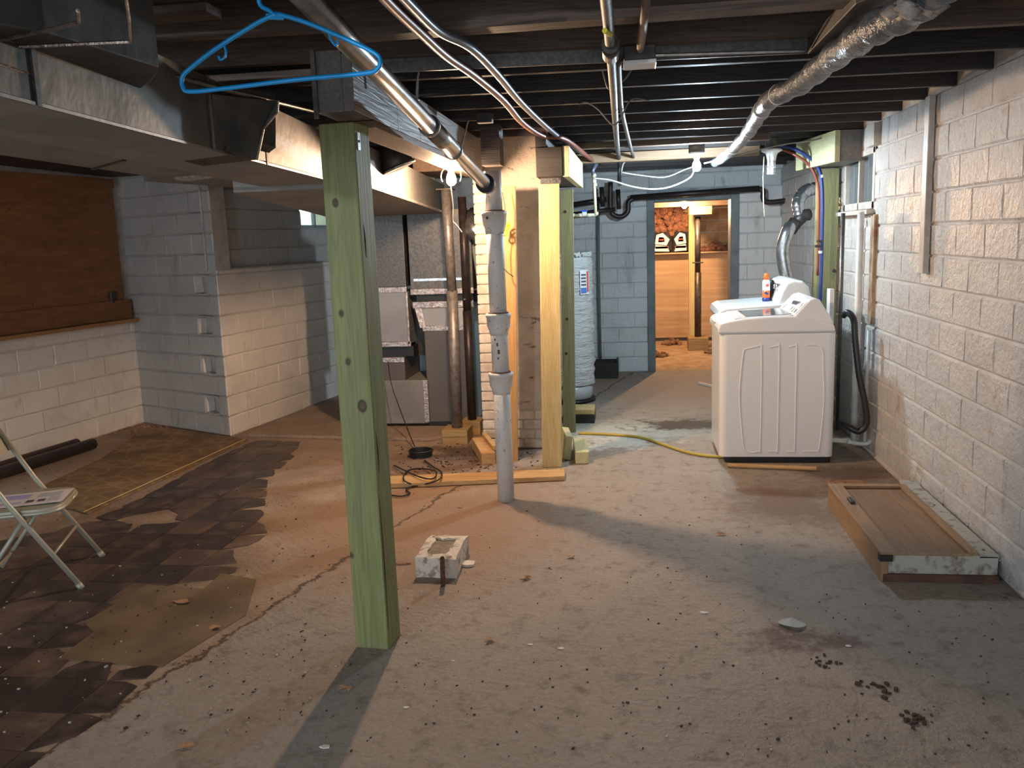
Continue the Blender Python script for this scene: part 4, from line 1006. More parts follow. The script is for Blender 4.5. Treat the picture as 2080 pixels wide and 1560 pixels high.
# braided hanger strap down the trunk
wire('hanging_strap', [P(384, 150, y=2.5), P(384, 200, y=2.5), P(380, 250, y=2.5), P(384, 298, y=2.5)], .006, 'galv', 'braided strap hanging in front of the long supply duct', 'strap')
wire('conduit', [P(300, 140, z=2.02), P(450, 180, z=2.02), P(650, 228, z=2.02)], .008, 'galv', 'thin conduit crossing behind the blue hanger', 'conduit', 1)
# scrap foil flag
q = [P(355, 365, z=1.86), P(430, 357, z=1.86), P(455, 354, z=1.86), P(440, 360, z=1.86), P(380, 369, z=1.86)]
tag(MB().hexa(q, [p+Vector((0, 0, .01)) for p in q]).build('tape_flap', 'foil'), 'loose foil tape flap hanging under the flat duct', 'tape')
# flexible duct stub behind girder
q = P(800, 335, y=4.6)
fx = thing('flexible_duct', 'crinkled round duct stub between girder and trunk duct', 'duct')
sp2 = smoothpath([q+Vector((-.22, .12, .12)), q+Vector((-.08, .05, .1)), q+Vector((0, 0, .04)), q+Vector((.03, .0, -.02))], 6)
MB().tube(sp2, [.085+.006*(i % 2) for i in range(len(sp2))], 20).build('elbow', 'galv', fx, True)
MB().tube([sp2[-3], sp2[-1]], .094, 20).build('collar', 'galv_bright', fx, True)
# steel columns on wood blocks
s1b = P(930, 892, y=6.45); s1t = P(905, 385, y=6.4)
sc = thing('steel_column', 'grey rusty telescopic steel column in front of the furnace', 'column')
zsplit = P(918, 590, y=6.42)
s1b.z = .11
MB().tube([s1b, zsplit], .042, 20).build('lower_tube', 'steel_rust', sc, True)
MB().tube([zsplit, s1t], .036, 20).build('upper_tube', 'steel_rust', sc, True)
MB().lathe(P(919, 592, y=6.38), [(.006, 0), (.004, -.006)], 8, 'y').build('pin_hole', 'black', sc)
MB().obox(s1t, .12, .12, .01).build('top_plate', 'dark_metal', sc)
s2b = P(960, 868, y=6.72); s2b.z = .115; s2t = P(938, 400, y=6.72)
sc2 = thing('steel_column', 'slim black telescopic column beside the grey rusty one', 'column')
MB().tube([s2b, s2b.lerp(s2t, .5)], .036, 18).build('lower_tube', 'black_pipe', sc2, True)
MB().tube([s2b.lerp(s2t, .5), s2t], .032, 18).build('upper_tube', 'black_pipe', sc2, True)
MB().lathe(P(944, 608, y=6.68), [(.012, 0), (.008, -.012)], 10, 'y').build('bolt', 'galv_bright', sc2)
def wb(x0, x1, y0, y1, z0, z1, lab, mat='block_wood', nm='wood_block'):
    return tag(MB().box(x0, x1, y0, y1, z0, z1).build(nm, mat, bevel=.004), lab, 'wood block')
wb(s1b.x-.10, s1b.x+.10, 6.34, 6.56, 0, .055, 'lower square wood pad under the grey rusty column')
wb(s1b.x-.10, s1b.x+.10, 6.34, 6.56, .056, .11, 'upper square wood pad under the grey rusty column')
wb(s2b.x-.08, s2b.x+.08, 6.63, 6.82, 0, .115, 'square wood pad under the slim black column')
tag(MB().box(-1.6, -1.0, 6.3, 6.9, 2.05, 2.2).build('short_beam', 'girder_u', bevel=.003), 'short timber beam carried by the two steel columns', 'beam')
# leaning offcuts by the columns
lo_ = P(985, 938, z=.05)
tag(MB().obox(P(982, 915, z=.05), .10, .40, .085, math.radians(20), ('X', .06)).build('timber_offcut', 'pine_x', bevel=.004), 'short orange timber offcut lying beside the pipe foot', 'timber')
tag(MB().obox(P(990, 898, z=.11)+Vector((.01, .03, 0)), .035, .36, .03, math.radians(22), ('X', .06)).build('timber_strip', 'pine_x', bevel=.003), 'thin strip lying on the orange timber offcut', 'timber')
tag(MB().obox(P(1180, 915, z=.045), .095, .42, .085, math.radians(6)).build('timber_offcut', 'pale_wood', bevel=.005), 'short weathered timber offcut lying right of the green post foot', 'timber')
tag(MB().obox(P(1150, 900, z=.09), .05, .3, .17, math.radians(10), ('Y', .12)).build('timber_offcut', 'pale_wood', bevel=.004), 'pale scrap leaning between yellow and dark green posts', 'timber')
b_ = P(1186, 860, z=0)
tag(MB().box(b_.x-.16, b_.x+.09, b_.y, b_.y+.25, 0, .072).build('wood_block', 'header_dark', bevel=.004), 'dark lower wood block in front of the water heater', 'wood block')
tag(MB().box(b_.x-.16, b_.x+.085, b_.y+.01, b_.y+.25, .073, .115).build('wood_block', 'pine_y', bevel=.004), 'pale upper wood block in front of the water heater', 'wood block')
# board on floor
q = [P(790, 968, z=.03), P(1147, 953, z=.03), P(1147, 968, z=.03), P(790, 984, z=.03)]
tag(MB().hexa([(p.x, p.y, .004) for p in q], [(p.x, p.y, .034) for p in q]).build('floor_board', 'pine_x', bevel=.003), 'long clean pine board lying on the floor behind the pipe', 'board')
# yellow hook toy on the orange board
q = P(1030, 466, y=5.8)
t = thing('yellow_clip', 'bright yellow clip hanging on the orange pine board', 'clip')
for c_, r_ in (((0, 0, .02), .022), ((-.012, 0, -.022), .018)):
    pts = [q+Vector(c_)+Vector((r_*math.cos(a), -.03, r_*math.sin(a))) for a in [6.2832*i/14 for i in range(15)]]
    MB().tube(pts, .006, 8).build('ring', 'yellow', t, True)
MB().tube([q+Vector((-.03, -.03, .0)), q+Vector((.02, -.03, .03))], .006, 8).build('bar', 'yellow', t, True)
wire('wire', [P(1020, 390, y=5.75), P(1026, 430, y=5.75), P(1020, 500, y=5.75), P(1025, 545, y=5.75), P(1043, 562, y=5.75)], .003, 'black', 'thin black wire dangling on the orange pine board')
# black vent pipe above the soil pipe
tag(MB().box(P(980, 320, y=5.2).x, P(1018, 320, y=5.2).x, 5.15, 5.3, 1.98, 2.21).build('dark_box', 'joist'), 'dark wooden blocking above the top of the soil pipe', 'blocking')
q = P(985, 240, z=2.17); tag(MB().obox(q, .08, .06, .05).build('junction_box', 'galv_dull', bevel=.003), 'small grey junction box above the girder end', 'box')
# cable coil on floor
co = thing('cable_coil', 'coiled black cord with loose loops on the floor by the pine board', 'cord')
q = P(855, 927, z=0)
for k in range(4):
    rr = .075+.003*k; pts = [Vector((q.x+rr*math.cos(a), q.y+rr*math.sin(a), .010+.012*k)) for a in [6.2832*i/28 for i in range(29)]]
    MB().tube(pts, .007, 8).build('coil', 'black', co, True)
pth = [(862, 935), (880, 948), (897, 960), (890, 975), (850, 985), (820, 975), (830, 955), (860, 952), (885, 958), (880, 972), (850, 968), (800, 945)]
MB().tube(smoothpath([P(a, b, z=.05 if 955 < b < 982 else .012) for a, b in pth], 5), .005, 8).build('loose_cord', 'black', co, True)
MB().tube(smoothpath([P(a, b, z=.012) for a, b in ((870, 985), (838, 988), (825, 995), (832, 1002), (815, 1008), (795, 1006))], 5), .005, 8).build('loose_cord', 'black', co, True)
wire('cord', [P(788, 735, y=6.7), P(795, 780, y=6.7), P(812, 830, y=6.6), P(835, 890, y=6.3), P(848, 918, z=.02)], .004, 'black', 'thin black cord hanging in front of the return duct', 'cord')
# ================================================================ LEFT BAY
pn = thing('plywood_board', 'large reddish brown plywood panel covering the left wall', 'panel')
for a, b in ((.12, 1.5), (1.502, 2.8), (2.802, 4.2)):
    wlbox(MB(), a, b, .012, .03, 1.08, 2.17).build('board', 'panel_wood', pn)
wlbox(MB(), .06, 4.2, .03, .05, .975, 1.14).build('lower_rail', 'panel_wood', pn, bevel=.002)
wlbox(MB(), .03, 4.2, .012, .10, .94, .97).build('sill', 'panel_trim', pn, bevel=.003)
wlbox(MB(), .12, 4.2, .03, .05, 2.10, 2.175).build('top_rail', 'panel_wood', pn)
q = WL(.26, .04, 1.17); MB().obox(q, .02, .08, .1).build('outlet_plate', 'dark_metal', pn, bevel=.003)
for (u, z) in ((1.3, 1.5), (.9, 1.62), (.8, 1.45), (1.5, 1.8), (.45, 1.2), (1.1, 1.18), (1.45, 1.6), (.6, 1.35), (1.2, 1.9), (.4, 1.75)):
    q = WL(u, .031, z); MB().lathe(q, [(.012, 0), (.010, .001)], 8, 'x').build('knot', 'knot_red', pn)
for (o_, ua, ub, mt, lab) in ((.30, .95, 3.2, 'black_pipe', 'black plastic pipe lying nearest the rug by the left wall'), (.17, .98, 3.2, 'blackred', 'dark reddish pipe lying between the black one and the wall')):
    e = WL(ua, o_, .046); e0_ = WL(ub, o_+.02, .046)
    tag(MB().tube([e0_, e], .044, 20).build('plastic_pipe', mt, smooth=True), lab, 'pipe')
# rug
rm, nt, b_ = newmat('rug'); geo = N(nt, 'ShaderNodeNewGeometry'); b_.inputs['Roughness'].default_value = .95
vo = N(nt, 'ShaderNodeTexVoronoi', feature='DISTANCE_TO_EDGE'); vo.inputs['Scale'].default_value = 7.5; vo.inputs['Randomness'].default_value = .8; L(nt, geo.outputs['Position'], vo.inputs['Vector'])
c = mix(nt, ramp(nt, vo.outputs['Distance'], .04, .11), (.30, .20, .10), (.215, .13, .06))
c = mix(nt, ramp(nt, noise_n(nt, geo.outputs['Position'], 2.4, 5, .6), .45, .68), c, (.13, .08, .045)); L(nt, c, b_.inputs['Base Color'])
bump(nt, b_, noise_n(nt, geo.outputs['Position'], 120, 2), .004)
rc = [P(a, b, z=.0) for a, b in ((115, 1028), (180, 1045), (505, 896), (400, 880), (320, 870), (285, 880), (205, 935), (85, 990))]
n = 26; vs_ = []; fs = []
rg = MB().hexa([(p.x, p.y, .001) for p in rc], [(p.x, p.y, .014) for p in rc]).build('rug', rm, bevel=.004)
tag(rg, 'worn brown patterned rug lying flat in the left bay', 'rug')
pe = [Vector((p.x, p.y, .016)) for p in (rc[1], rc[2])]
pe = [p-Vector((.03, 0, 0)) for p in pe]
MB().tube(pe, .0035, 6).build('border_cord', 'pine_y', rg)
q = P(676, 806, z=0)
tag(MB().tube([(q.x, q.y, 0), (q.x+.03, q.y+.02, .22)], .012, 10).build('pipe_stub', 'galv_bright', smooth=True), 'short bright pipe stub leaning at the pier behind the green post', 'pipe')
# debris at left corner
m = MB(); rr_ = random.Random(4)
for i in range(90):
    p = P(rr_.uniform(235, 350), rr_.uniform(858, 885), z=0); s = rr_.uniform(.006, .022)
    m.obox((p.x, p.y, s*.4), s*2, s, s*.7, rr_.uniform(0, 3))
tag(m.build('wall_debris', 'rubble'), 'crumbled brown debris along the left corner by the rug', 'debris', kind='stuff')
# folding chair (cut by the frame at left)
fc = thing('folding_chair', 'beige metal folding chair with papers on its seat', 'chair')
CN, CF = Vector((-2.596, 3.506, 0)), Vector((-2.753, 3.911, 0))
sd_ = (CF-CN).normalized(); dx_ = Vector((sd_.y, -sd_.x, 0)); CW = (CF-CN).length
def ch(u, v, z): return CN + dx_*u + sd_*v + Vector((0, 0, z))
for v in (0, CW):
    MB().tube([ch(0, v, .01), ch(-.27, v, .45), ch(-.43, v, .76)], .012, 12).build('frame_leg', 'chair', fc, True)
    vi = .03 if v == 0 else CW-.03
    MB().tube([ch(-.46, vi, .01), ch(-.20, vi, .368)], .011, 12).build('rear_leg', 'chair', fc, True)
    MB().tube([ch(.003, v, .0), ch(-.012, v, .026)], .015, 12).build('foot_cap', 'chair', fc, True)
MB().tube([ch(-.098, 0, .18), ch(-.104, CW, .178)], .007, 10).build('rung', 'chair', fc, True)
MB().tube([ch(-.40, .03, .09), ch(-.40, CW-.03, .09)], .007, 10).build('rung', 'chair', fc, True)
MB().tube(smoothpath([ch(-.43, 0, .76), ch(-.45, .03, .79), ch(-.45, CW/2, .80), ch(-.45, CW-.03, .79), ch(-.43, CW, .76)], 5), .012, 12).build('top_rail', 'chair', fc, True)
seat = []
for a in range(28):
    t_ = 6.2832*a/28; cs, sn = math.cos(t_), math.sin(t_)
    u = .19*math.copysign(abs(cs)**.45, cs); v = .195*math.copysign(abs(sn)**.45, sn)
    seat.append((u-.245, v+CW/2))
MB().hexa([ch(u, v, .374) for u, v in seat], [ch(u, v, .394) for u, v in seat]).build('seat', 'chair', fc, bevel=.005)
MB().tube([ch(u*1.01, v, .374) for u, v in seat]+[ch(seat[0][0]*1.01, seat[0][1], .374)], .009, 8).build('seat_rim', 'chair', fc, True)
bk_ = []
for k in range(9):
    for i in range(2): pass
lo_ = [ch(-.365-.02*math.sin(math.pi*k/8), CW*k/8, .60) for k in range(9)]; hi2 = [ch(-.435-.02*math.sin(math.pi*k/8), CW*k/8, .775) for k in range(9)]
back = lo_+[p-dx_*.006 for p in lo_[::-1]]; back2 = hi2+[p-dx_*.006 for p in hi2[::-1]]
MB().hexa(back, back2).build('backrest', 'chair', fc)
# papers on the seat
def sheet(name, u0, u1, v0, v1, z, lab, rot=0):
    def q(u, v): return ch(u0+(u1-u0)*u, v0+(v1-v0)*v, z+.006*u*u)
    n = 8; vs_ = [q(i/n, 0) for i in range(n+1)]+[q(i/n, 1) for i in range(n+1)]
    lo_ = [(i, i+1, n+2+i, n+1+i) for i in range(n)]
    o = MB().add(vs_, lo_).build(name, 'paper', None)
    sm_ = o.modifiers.new('thickness', 'SOLIDIFY'); sm_.thickness = .0012; sm_.offset = -1
    def pr_(a0, a1, b0, b1, mt):
        pts = [q(a0, b0), q(a1, b0), q(a1, b1), q(a0, b1)]; up_ = Vector((0, 0, .0008))
        MB().hexa([p+up_ for p in pts], [p+up_*1.6 for p in pts]).build('print', mt, o)
    tag(o, lab, 'paper'); return pr_
pr_ = sheet('printed_paper', -.42, -.065, .10, .33, .3975, 'printed white paper with violet block lying on the folding chair seat')
for i in range(6): pr_(.10, .50, .52+.06*i, .555+.06*i, 'print_violet')
for i in range(7): pr_(.60, .90, .52+.05*i, .535+.05*i, 'print_grey')
pr_(.16, .46, .16, .30, 'print_violet')
for a in (.52, .66): pr_(a, a+.095, .18, .36, 'print_dark')
for i in range(5): pr_(.78, .93, .14+.07*i, .165+.07*i, 'print_grey')
# scraps of paper and broken tile on the floor behind the chair
def chipthing(px_, py_, s, mat, lab, cat, n=6, z=0, grp=None, name='paint_chip', flat=.25, ry=1):
    q = P(px_, py_, z=z); r_ = random.Random(int(px_*7+py_)); a0 = r_.uniform(0, 6)
    pts = [(q.x+s*r_.uniform(.6, 1)*math.cos(a0+6.2832*i/n), q.y+s*ry*r_.uniform(.6, 1)*math.sin(a0+6.2832*i/n)) for i in range(n)]
    o = MB().hexa([(a, b, z+.001) for a, b in pts], [(a, b, z+.001+s*flat*r_.uniform(.5, 1)) for a, b in pts]).build(name, mat)
    return tag(o, lab, cat, grp)
chipthing(38, 945, .16, 'paper', 'pale wide scrap on the floor under the chair back', 'scrap', name='paper_scrap', flat=.03)
chipthing(40, 1040, .08, 'paper', 'crumpled white scrap under the chair seat', 'scrap', name='paper_scrap', flat=.3)
# ================================================================ WASHER AND DRYER
def soft_box(x0, x1, y0, y1, z0, z1, r, n=5):
    pts = []
    for cx_, cy_, a0 in ((x1-r, y0+r, -90), (x1-r, y1-r, 0), (x0+r, y1-r, 90), (x0+r, y0+r, 180)):
        for i in range(n+1):
            a = math.radians(a0+90*i/n); pts.append((cx_+r*math.cos(a), cy_+r*math.sin(a)))
    return pts
def washer():
    t = thing('washing_machine', 'white top loading washer with embossed side panel facing the room', 'washing machine')
    x0, x1, y0, y1 = .545, 1.285, 5.785, 6.42
    lp = soft_box(x0, x1, y0, y1, 0, 1, .045)
    MB().hexa([(a, b, .045) for a, b in lp], [(a, b, .872) for a, b in lp]).build('cabinet', 'white_app', t, False, bevel=.004)
    lp2 = soft_box(x0+.04, x1-.01, y0+.02, y1-.02, 0, 1, .03)
    MB().hexa([(a, b, .0) for a, b in lp2], [(a, b, .046) for a, b in lp2]).build('plinth', 'black', t)
    # top cap swept profile in xz, extruded along y
    prof = [(x0-.012, .880), (x0-.014, .915), (x0-.002, .945), (x0+.05, .958), (x0+.16, .975), (x0+.30, .985), (x0+.46, .985), (x1-.20, .972), (x1-.02, .930), (x1-.005, .880)]
    MB().hexa([(a, y0-.004, b) for a, b in prof], [(a, y1+.004, b) for a, b in prof]).build('top_cap', 'white_app', t, bevel=.014, seg=3)
    MB().box(x0+.006, x1-.006, y0+.004, y1-.004, .870, .882).build('seam', 'app_grey', t)
    # lid with smoked window
    def top(x): 
        return .958+(.985-.958)*min(1, (x-x0-.05)/.25)
    MB().hexa([(x0+.10, y0+.05, .966), (x0+.50, y0+.05, .986), (x0+.50, y1-.05, .986), (x0+.10, y1-.05, .966)], [(x0+.10, y0+.05, .976), (x0+.50, y0+.05, .993), (x0+.50, y1-.05, .993), (x0+.10, y1-.05, .976)]).build('lid', 'white_app', t, bevel=.008, seg=3)
    MB().hexa([(x0+.17, y0+.09, .978), (x0+.47, y0+.09, .991), (x0+.47, y1-.09, .991), (x0+.17, y1-.09, .978)], [(x0+.17, y0+.09, .982), (x0+.47, y0+.09, .995), (x0+.47, y1-.09, .995), (x0+.17, y1-.09, .982)]).build('lid_window', 'tinted', t, bevel=.002)
    MB().box(x0-.018, x0+.03, y0+.22, y1-.22, .925, .94).build('lid_handle', 'app_grey', t, bevel=.004)
    # console
    cp_ = [(1.005, .968), (1.115, 1.088), (1.15, 1.097), (1.178, 1.088), (1.272, .93), (1.10, .93)]
    MB().hexa([(a, y0+.012, b) for a, b in cp_], [(a, y1-.012, b) for a, b in cp_]).build('console', 'white_app', t, bevel=.010, seg=3)
    a_ = Vector((1.012, 0, .978)); b2 = Vector((1.112, 0, 1.086)); nn_ = Vector((-.735, 0, .68))
    def onp(u, y, k=.0): p = a_.lerp(b2, u)+nn_*(.0012+k); return Vector((p.x, y, p.z))
    def pr2(u0, u1, ya, yb_, mt, nm, k=0, th=.0012, par=None):
        q = [onp(u0, ya, k), onp(u1, ya, k), onp(u1, yb_, k), onp(u0, yb_, k)]
        return MB().hexa(q, [p+nn_*th for p in q]).build(nm, mt, par or t)
    pf = pr2(.10, .93, y0+.03, y1-.03, 'label_white', 'control_panel')
    # script style maker mark as one stroke and small legends
    st_ = []
    for i in range(22):
        f = i/21; st_.append(onp(.62+.10*math.sin(i*1.35)+.05*f, y0+.39-.20*f, .003))
    MB().tube(smoothpath(st_, 4), .0035, 6).build('logo_script', 'print_dark', pf, True)
    for k in range(3): pr2(.42-.07*k, .45-.07*k, y0+.17+.02*k, y0+.35, 'print_grey', 'lettering', .0014, .0008, pf)
    for (u, y, r) in ((.30, .09, .016), (.30, .16, .016), (.62, .08, .022), (.32, .23, .014), (.35, .50, .026), (.68, .10+.03, .012)):
        c_ = onp(u, y0+y, .0); 
        MB().tube([c_, c_+nn_*.012], r, 16).build('knob', 'app_grey' if r < .02 else 'label_white', pf, True)
    # embossed ribs on the side
    def ridge(pts): MB().tube([(a, y0-.0005, b) for a, b in smoothpath2(pts)], .0042, 6).build('embossed_rib', 'ridge', t, True)
    def smoothpath2(p): return [(v.x, v.y) for v in smoothpath([Vector((a, b, 0)) for a, b in p], 4)]
    zt_, zb_ = .795, .085
    ridge([(.70, .775), (.80, zt_), (.812, .78), (.815, .45), (.812, .10), (.805, zb_), (.715, .09), (.69, .25), (.675, .45), (.685, .65), (.70, .775)])
    for xa, xb in ((.865, .925), (.985, 1.035)):
        ridge([(xa, zt_-.01), (xb-.01, zt_), (xb, zt_-.015), (xb, .45), (xb, zb_+.015), (xb-.008, zb_), (xa, zb_)])
    ridge([(1.09, zt_), (1.19, .78), (1.205, .62), (1.215, .45), (1.205, .25), (1.19, zb_+.01), (1.17, zb_), (1.09, zb_)])
    return t
washer()
tag(MB().tube([P(1478, 945, z=.017), P(1658, 952, z=.017)], .014, 8).build('wooden_shim', 'pine_x'), 'reddish stick of wood lying along the front foot of the washer', 'stick')
def dryer():
    t = thing('clothes_dryer', 'white dryer with sloped console behind the washer', 'dryer')
    x0, x1, y0, y1 = .60, 1.30, 6.56, 7.28
    lp = soft_box(x0+.02, x1, y0, y1, 0, 1, .04)
    MB().hexa([(a, b, .04) for a, b in lp], [(a, b, .905) for a, b in lp]).build('cabinet', 'white_app2', t, bevel=.004)
    MB().box(x0+.05, x1-.02, y0+.03, y1-.03, 0, .041).build('plinth', 'black', t)
    prof = [(x0+.01, .895), (x0, .925), (x0+.015, .965), (x0+.06, .985), (x0+.42, 1.005), (x1, 1.005), (x1, .895)]
    MB().hexa([(a, y0-.004, b) for a, b in prof], [(a, y1, b) for a, b in prof]).build('top_cap', 'white_app2', t, bevel=.018, seg=4)
    cp_ = [(1.03, 1.0), (1.065, 1.10), (1.10, 1.158), (1.15, 1.176), (1.215, 1.165), (1.26, 1.12), (1.285, .985)]
    MB().hexa([(a, y0+.03, b) for a, b in cp_], [(a, y1-.02, b) for a, b in cp_]).build('console', 'white_app2', t, bevel=.02, seg=4)
    c_ = Vector((1.062, y0+.2, 1.115))
    for dy, r in ((0, .026), (.10, .02), (.19, .02), (.30, .032)):
        MB().lathe(c_+Vector((0, dy, 0)), [(r, .02), (r, -.012), (r*.8, -.018)], 18, 'x').build('knob', 'galv_bright', t, True)
    return t
dryer()
# spray can
q = P(1556, 612, y=6.85)
q.z = 1.001
sc_ = thing('spray_can', 'orange and white spray can with an orange cap standing on the dryer', 'can')
MB().lathe(q, [(.028, .005), (.029, .012), (.029, .03)], 20).build('base_ring', 'navy', sc_, True)
MB().lathe(q, [(.0285, .03), (.0285, .085)], 20).build('orange_band', 'orange', sc_, True)
MB().lathe(q, [(.0285, .085), (.0285, .150), (.024, .163), (.016, .168)], 20).build('white_band', 'label_white', sc_, True)
MB().lathe(q, [(.020, .166), (.020, .20), (.017, .212), (.010, .216)], 18).build('cap', 'orange', sc_, True)
MB().obox(q+Vector((-.002, -.0287, .065)), .03, .002, .018, 0, ('Y', .5)).build('print_mark', 'navy', sc_)
MB().obox(q+Vector((.005, -.0287, .125)), .02, .002, .02, 0, ('Y', .5)).build('print_mark', 'print_red', sc_)
tag(MB().lathe(q+Vector((.05, .07, 0)), [(.02, .005), (.022, .14), (.012, .16)], 14).build('black_bottle', 'black', smooth=True), 'slim black bottle beside the orange spray can', 'bottle')
# dryer vent hose
dv = thing('dryer_vent', 'silver ribbed vent hose rising from the dryer to the wall', 'vent')
vp = [P(1602, 580, y=7.55), P(1593, 540, y=7.55), P(1590, 505, y=7.55), P(1598, 475, y=7.55), P(1606, 460, y=7.6)]
s_ = smoothpath(vp, 12)
MB().tube(s_, [.052+.0035*(i % 2) for i in range(len(s_))], 18).build('lower_hose', 'galv_bright', dv, True)
MB().tube([P(1604, 468, y=7.6), P(1617, 450, y=7.62)], .057, 18).build('elbow_joint', 'dark_metal', dv, True)
MB().tube([P(1614, 455, y=7.62), P(1634, 437, y=7.64), P(1642, 436, y=7.66)], .05, 18).build('elbow_joint', 'dark_metal', dv, True)
vp = [P(1625, 440, y=7.65), P(1621, 415, y=7.65), P(1628, 396, y=7.7), P(1645, 385, y=7.75), Vector((XR, 7.8, P(1645, 385, y=7.75).z+.01))]
s_ = smoothpath(vp, 12)
rj = random.Random(3)
MB().tube(s_, [.050+rj.uniform(-.006, .007) for i in range(len(s_))], 16).build('upper_hose', 'galv_bright', dv, True)
# blue and red flexible lines
bl = [P(1572, 296, y=7.08), P(1600, 298, y=7.0), P(1625, 308, y=6.9), P(1650, 325, y=6.9), P(1666, 350, y=6.9), P(1671, 400, y=6.9), P(1670, 480, y=6.9), P(1668, 560, y=6.9), P(1665, 625, y=6.9)]
tag(MB().tube(smoothpath(bl, 6), .013, 12).build('water_line', 'blue_pipe', smooth=True), 'blue flexible water line curving down to the washer', 'pipe')
rl = [p+Vector((-.03, .03, -.02)) for p in bl[:5]]+[bl[5]+Vector((-.02, .04, 0)), bl[7]+Vector((-.02, .04, 0))]
tag(MB().tube(smoothpath(rl, 6), .010, 12).build('water_line', 'red_pipe', smooth=True), 'red flexible water line running behind the blue one', 'pipe')
for a, b in ((1670, 358), (1667, 512)): MB().lathe(P(a, b, y=6.9), [(.017, -.01), (.017, .01)], 12).build('clip', 'porcelain', bpy.data.objects['water_line'])
for a, b in ((1666, 490), (1662, 500)): MB().obox(P(a, b, y=6.88), .05, .02, .02, .5).build('valve', 'dark_metal', bpy.data.objects['water_line'])
# riser pipes at the right wall
for i, (px_, y_, r_, mat, lab) in enumerate(((1740, 6.05, .022, 'white_pvc', 'white plastic standpipe beside the corner post'), (1757, 6.0, .012, 'white_pvc', 'slimmer white pipe right of the standpipe'), (1727, 6.35, .014, 'galv', 'thin grey pipe between the post and the standpipe'))):
    tx = P(1735-(0 if i == 0 else -17 if i == 1 else 12), 440, y=y_).x
    bx_ = P(px_-12 if i != 1 else 1757, 880, y=y_).x
    if i == 1: top_z, tx, bx_ = .86, 1.535, 1.535
    elif i == 0: top_z, tx, bx_ = 1.64, 1.475, 1.475
    else: top_z, tx, bx_ = 1.64, 1.43, 1.43
    zb0 = .10
    tag(MB().tube([(bx_, y_, zb0), (tx, y_, top_z)], r_, 14).build('standpipe', mat, smooth=True), lab, 'pipe')
tag(MB().box(1.555, 1.574, 6.0, 6.12, .9, 1.62).build('rusty_strip', plain('rusty_strip', (.45, .33, .22), .7, col2=(.22, .10, .05), nscale=8)), 'rust stained strip on the wall under the right window', 'strip')
tag(MB().tube(smoothpath([(1.42, 6.0, .10), (1.48, 6.0, .085), (1.55, 5.98, .09), (1.56, 5.97, .12)], 4), .014, 10).build('pipe_elbow', 'white_pvc', smooth=True), 'white elbow fittings at the foot of the standpipe', 'pipe')
# black washer hose
hp_ = [P(a, b, y=y_) for a, b, y_ in ((1712, 642, 5.98), (1722, 635, 5.95), (1734, 650, 5.9), (1737, 690, 5.88), (1745, 760, 5.86), (1757, 820, 5.85), (1760, 860, 5.85), (1745, 876, 5.86), (1725, 868, 5.88), (1706, 858, 5.95))]
s_ = smoothpath(hp_, 14)
s_ = [Vector((min(p.x, 1.54), p.y, p.z)) for p in s_]
tag(MB().tube(s_, [.020+.0022*(i % 2) for i in range(len(s_))], 14).build('drain_hose', 'rubber', smooth=True), 'black ribbed washer drain hose looping down from the standpipe', 'hose')
tag(MB().box(1.345, 1.375, 6.3, 6.40, .0, 1.12).build('white_board', 'white_app', bevel=.003), 'narrow white board standing behind the washer console', 'board')
# ---- window in the right wall
w2 = MB()
for (y0, y1, z0, z1) in ((WY0, WY1, WZ0, WZ0+.05), (WY0, WY1, WZ1-.04, WZ1), (WY0, WY0+.05, WZ0, WZ1), (WY1-.05, WY1, WZ0, WZ1), (6.50, 6.53, WZ0, WZ1)): w2.box(XR-.012, XR+.05, y0, y1, z0, z1)
w2 = struct(w2.build('window_2', 'bracket', bevel=.004))
for y0, y1 in ((WY0+.05, 6.50), (6.53, WY1-.05)): MB().box(XR+.02, XR+.026, y0, y1, WZ0+.05, WZ1-.04).build('pane', 'glassblock', w2)
MB().box(XR-.06, XR+.0, WY0-.02, WY1+.02, WZ0-.035, WZ0-.005).build('sill', 'bracket', w2, bevel=.003)
tag(MB().box(XR-.05, XR-.002, 6.0, 6.2, 2.06, 2.20).build('wood_wedge', 'bracket', bevel=.004), 'painted wedge above the right window', 'wood block')
# wall batten
b0_, b1_ = P(1893, 198, x=XR-.02), P(1878, 555, x=XR-.02)
bt = MB().hexa([(XR-.013, b1_.y-.045, b1_.z), (XR-.045, b1_.y-.045, b1_.z), (XR-.045, b1_.y+.03, b1_.z), (XR-.013, b1_.y+.03, b1_.z)], [(XR-.013, b0_.y-.045, 2.21), (XR-.045, b0_.y-.045, 2.21), (XR-.045, b0_.y+.03, 2.21), (XR-.013, b0_.y+.03, 2.21)])
tag(bt.build('wall_batten', 'bracket', bevel=.004), 'upright painted wooden batten fixed to the right block wall', 'batten')
# ================================================================ HATCH
ht = thing('floor_hatch', 'low wooden hatch box with framed lid on the floor by the right wall', 'hatch')
hx0, hx1, hy0, hy1, hz = 1.055, 1.54, 3.80, 4.86, .12
MB().box(hx0+.02, hx1, hy0+.0, hy0+.03, .03, hz)  .build('front_board', 'hatch_paint', ht, bevel=.003)
MB().box(hx0+.01, hx1, hy0-.015, hy0+.02, .0, .035).build('front_foot', 'foot_red', ht, bevel=.002)
MB().box(hx0, hx0+.03, hy0-.01, hy1, .0, hz).build('side_board', 'hatch_x', ht, bevel=.003)
MB().box(hx1-.03, hx1, hy0+.03, hy1, .0, hz).build('side_board', 'hatch', ht)
MB().box(hx0+.03, hx1-.03, hy1-.03, hy1, .0, hz).build('back_board', 'hatch', ht)
MB().box(hx0+.03, hx1-.10, hy0+.03, hy1-.03, .095, .118).build('lid_panel', 'hatch', ht)
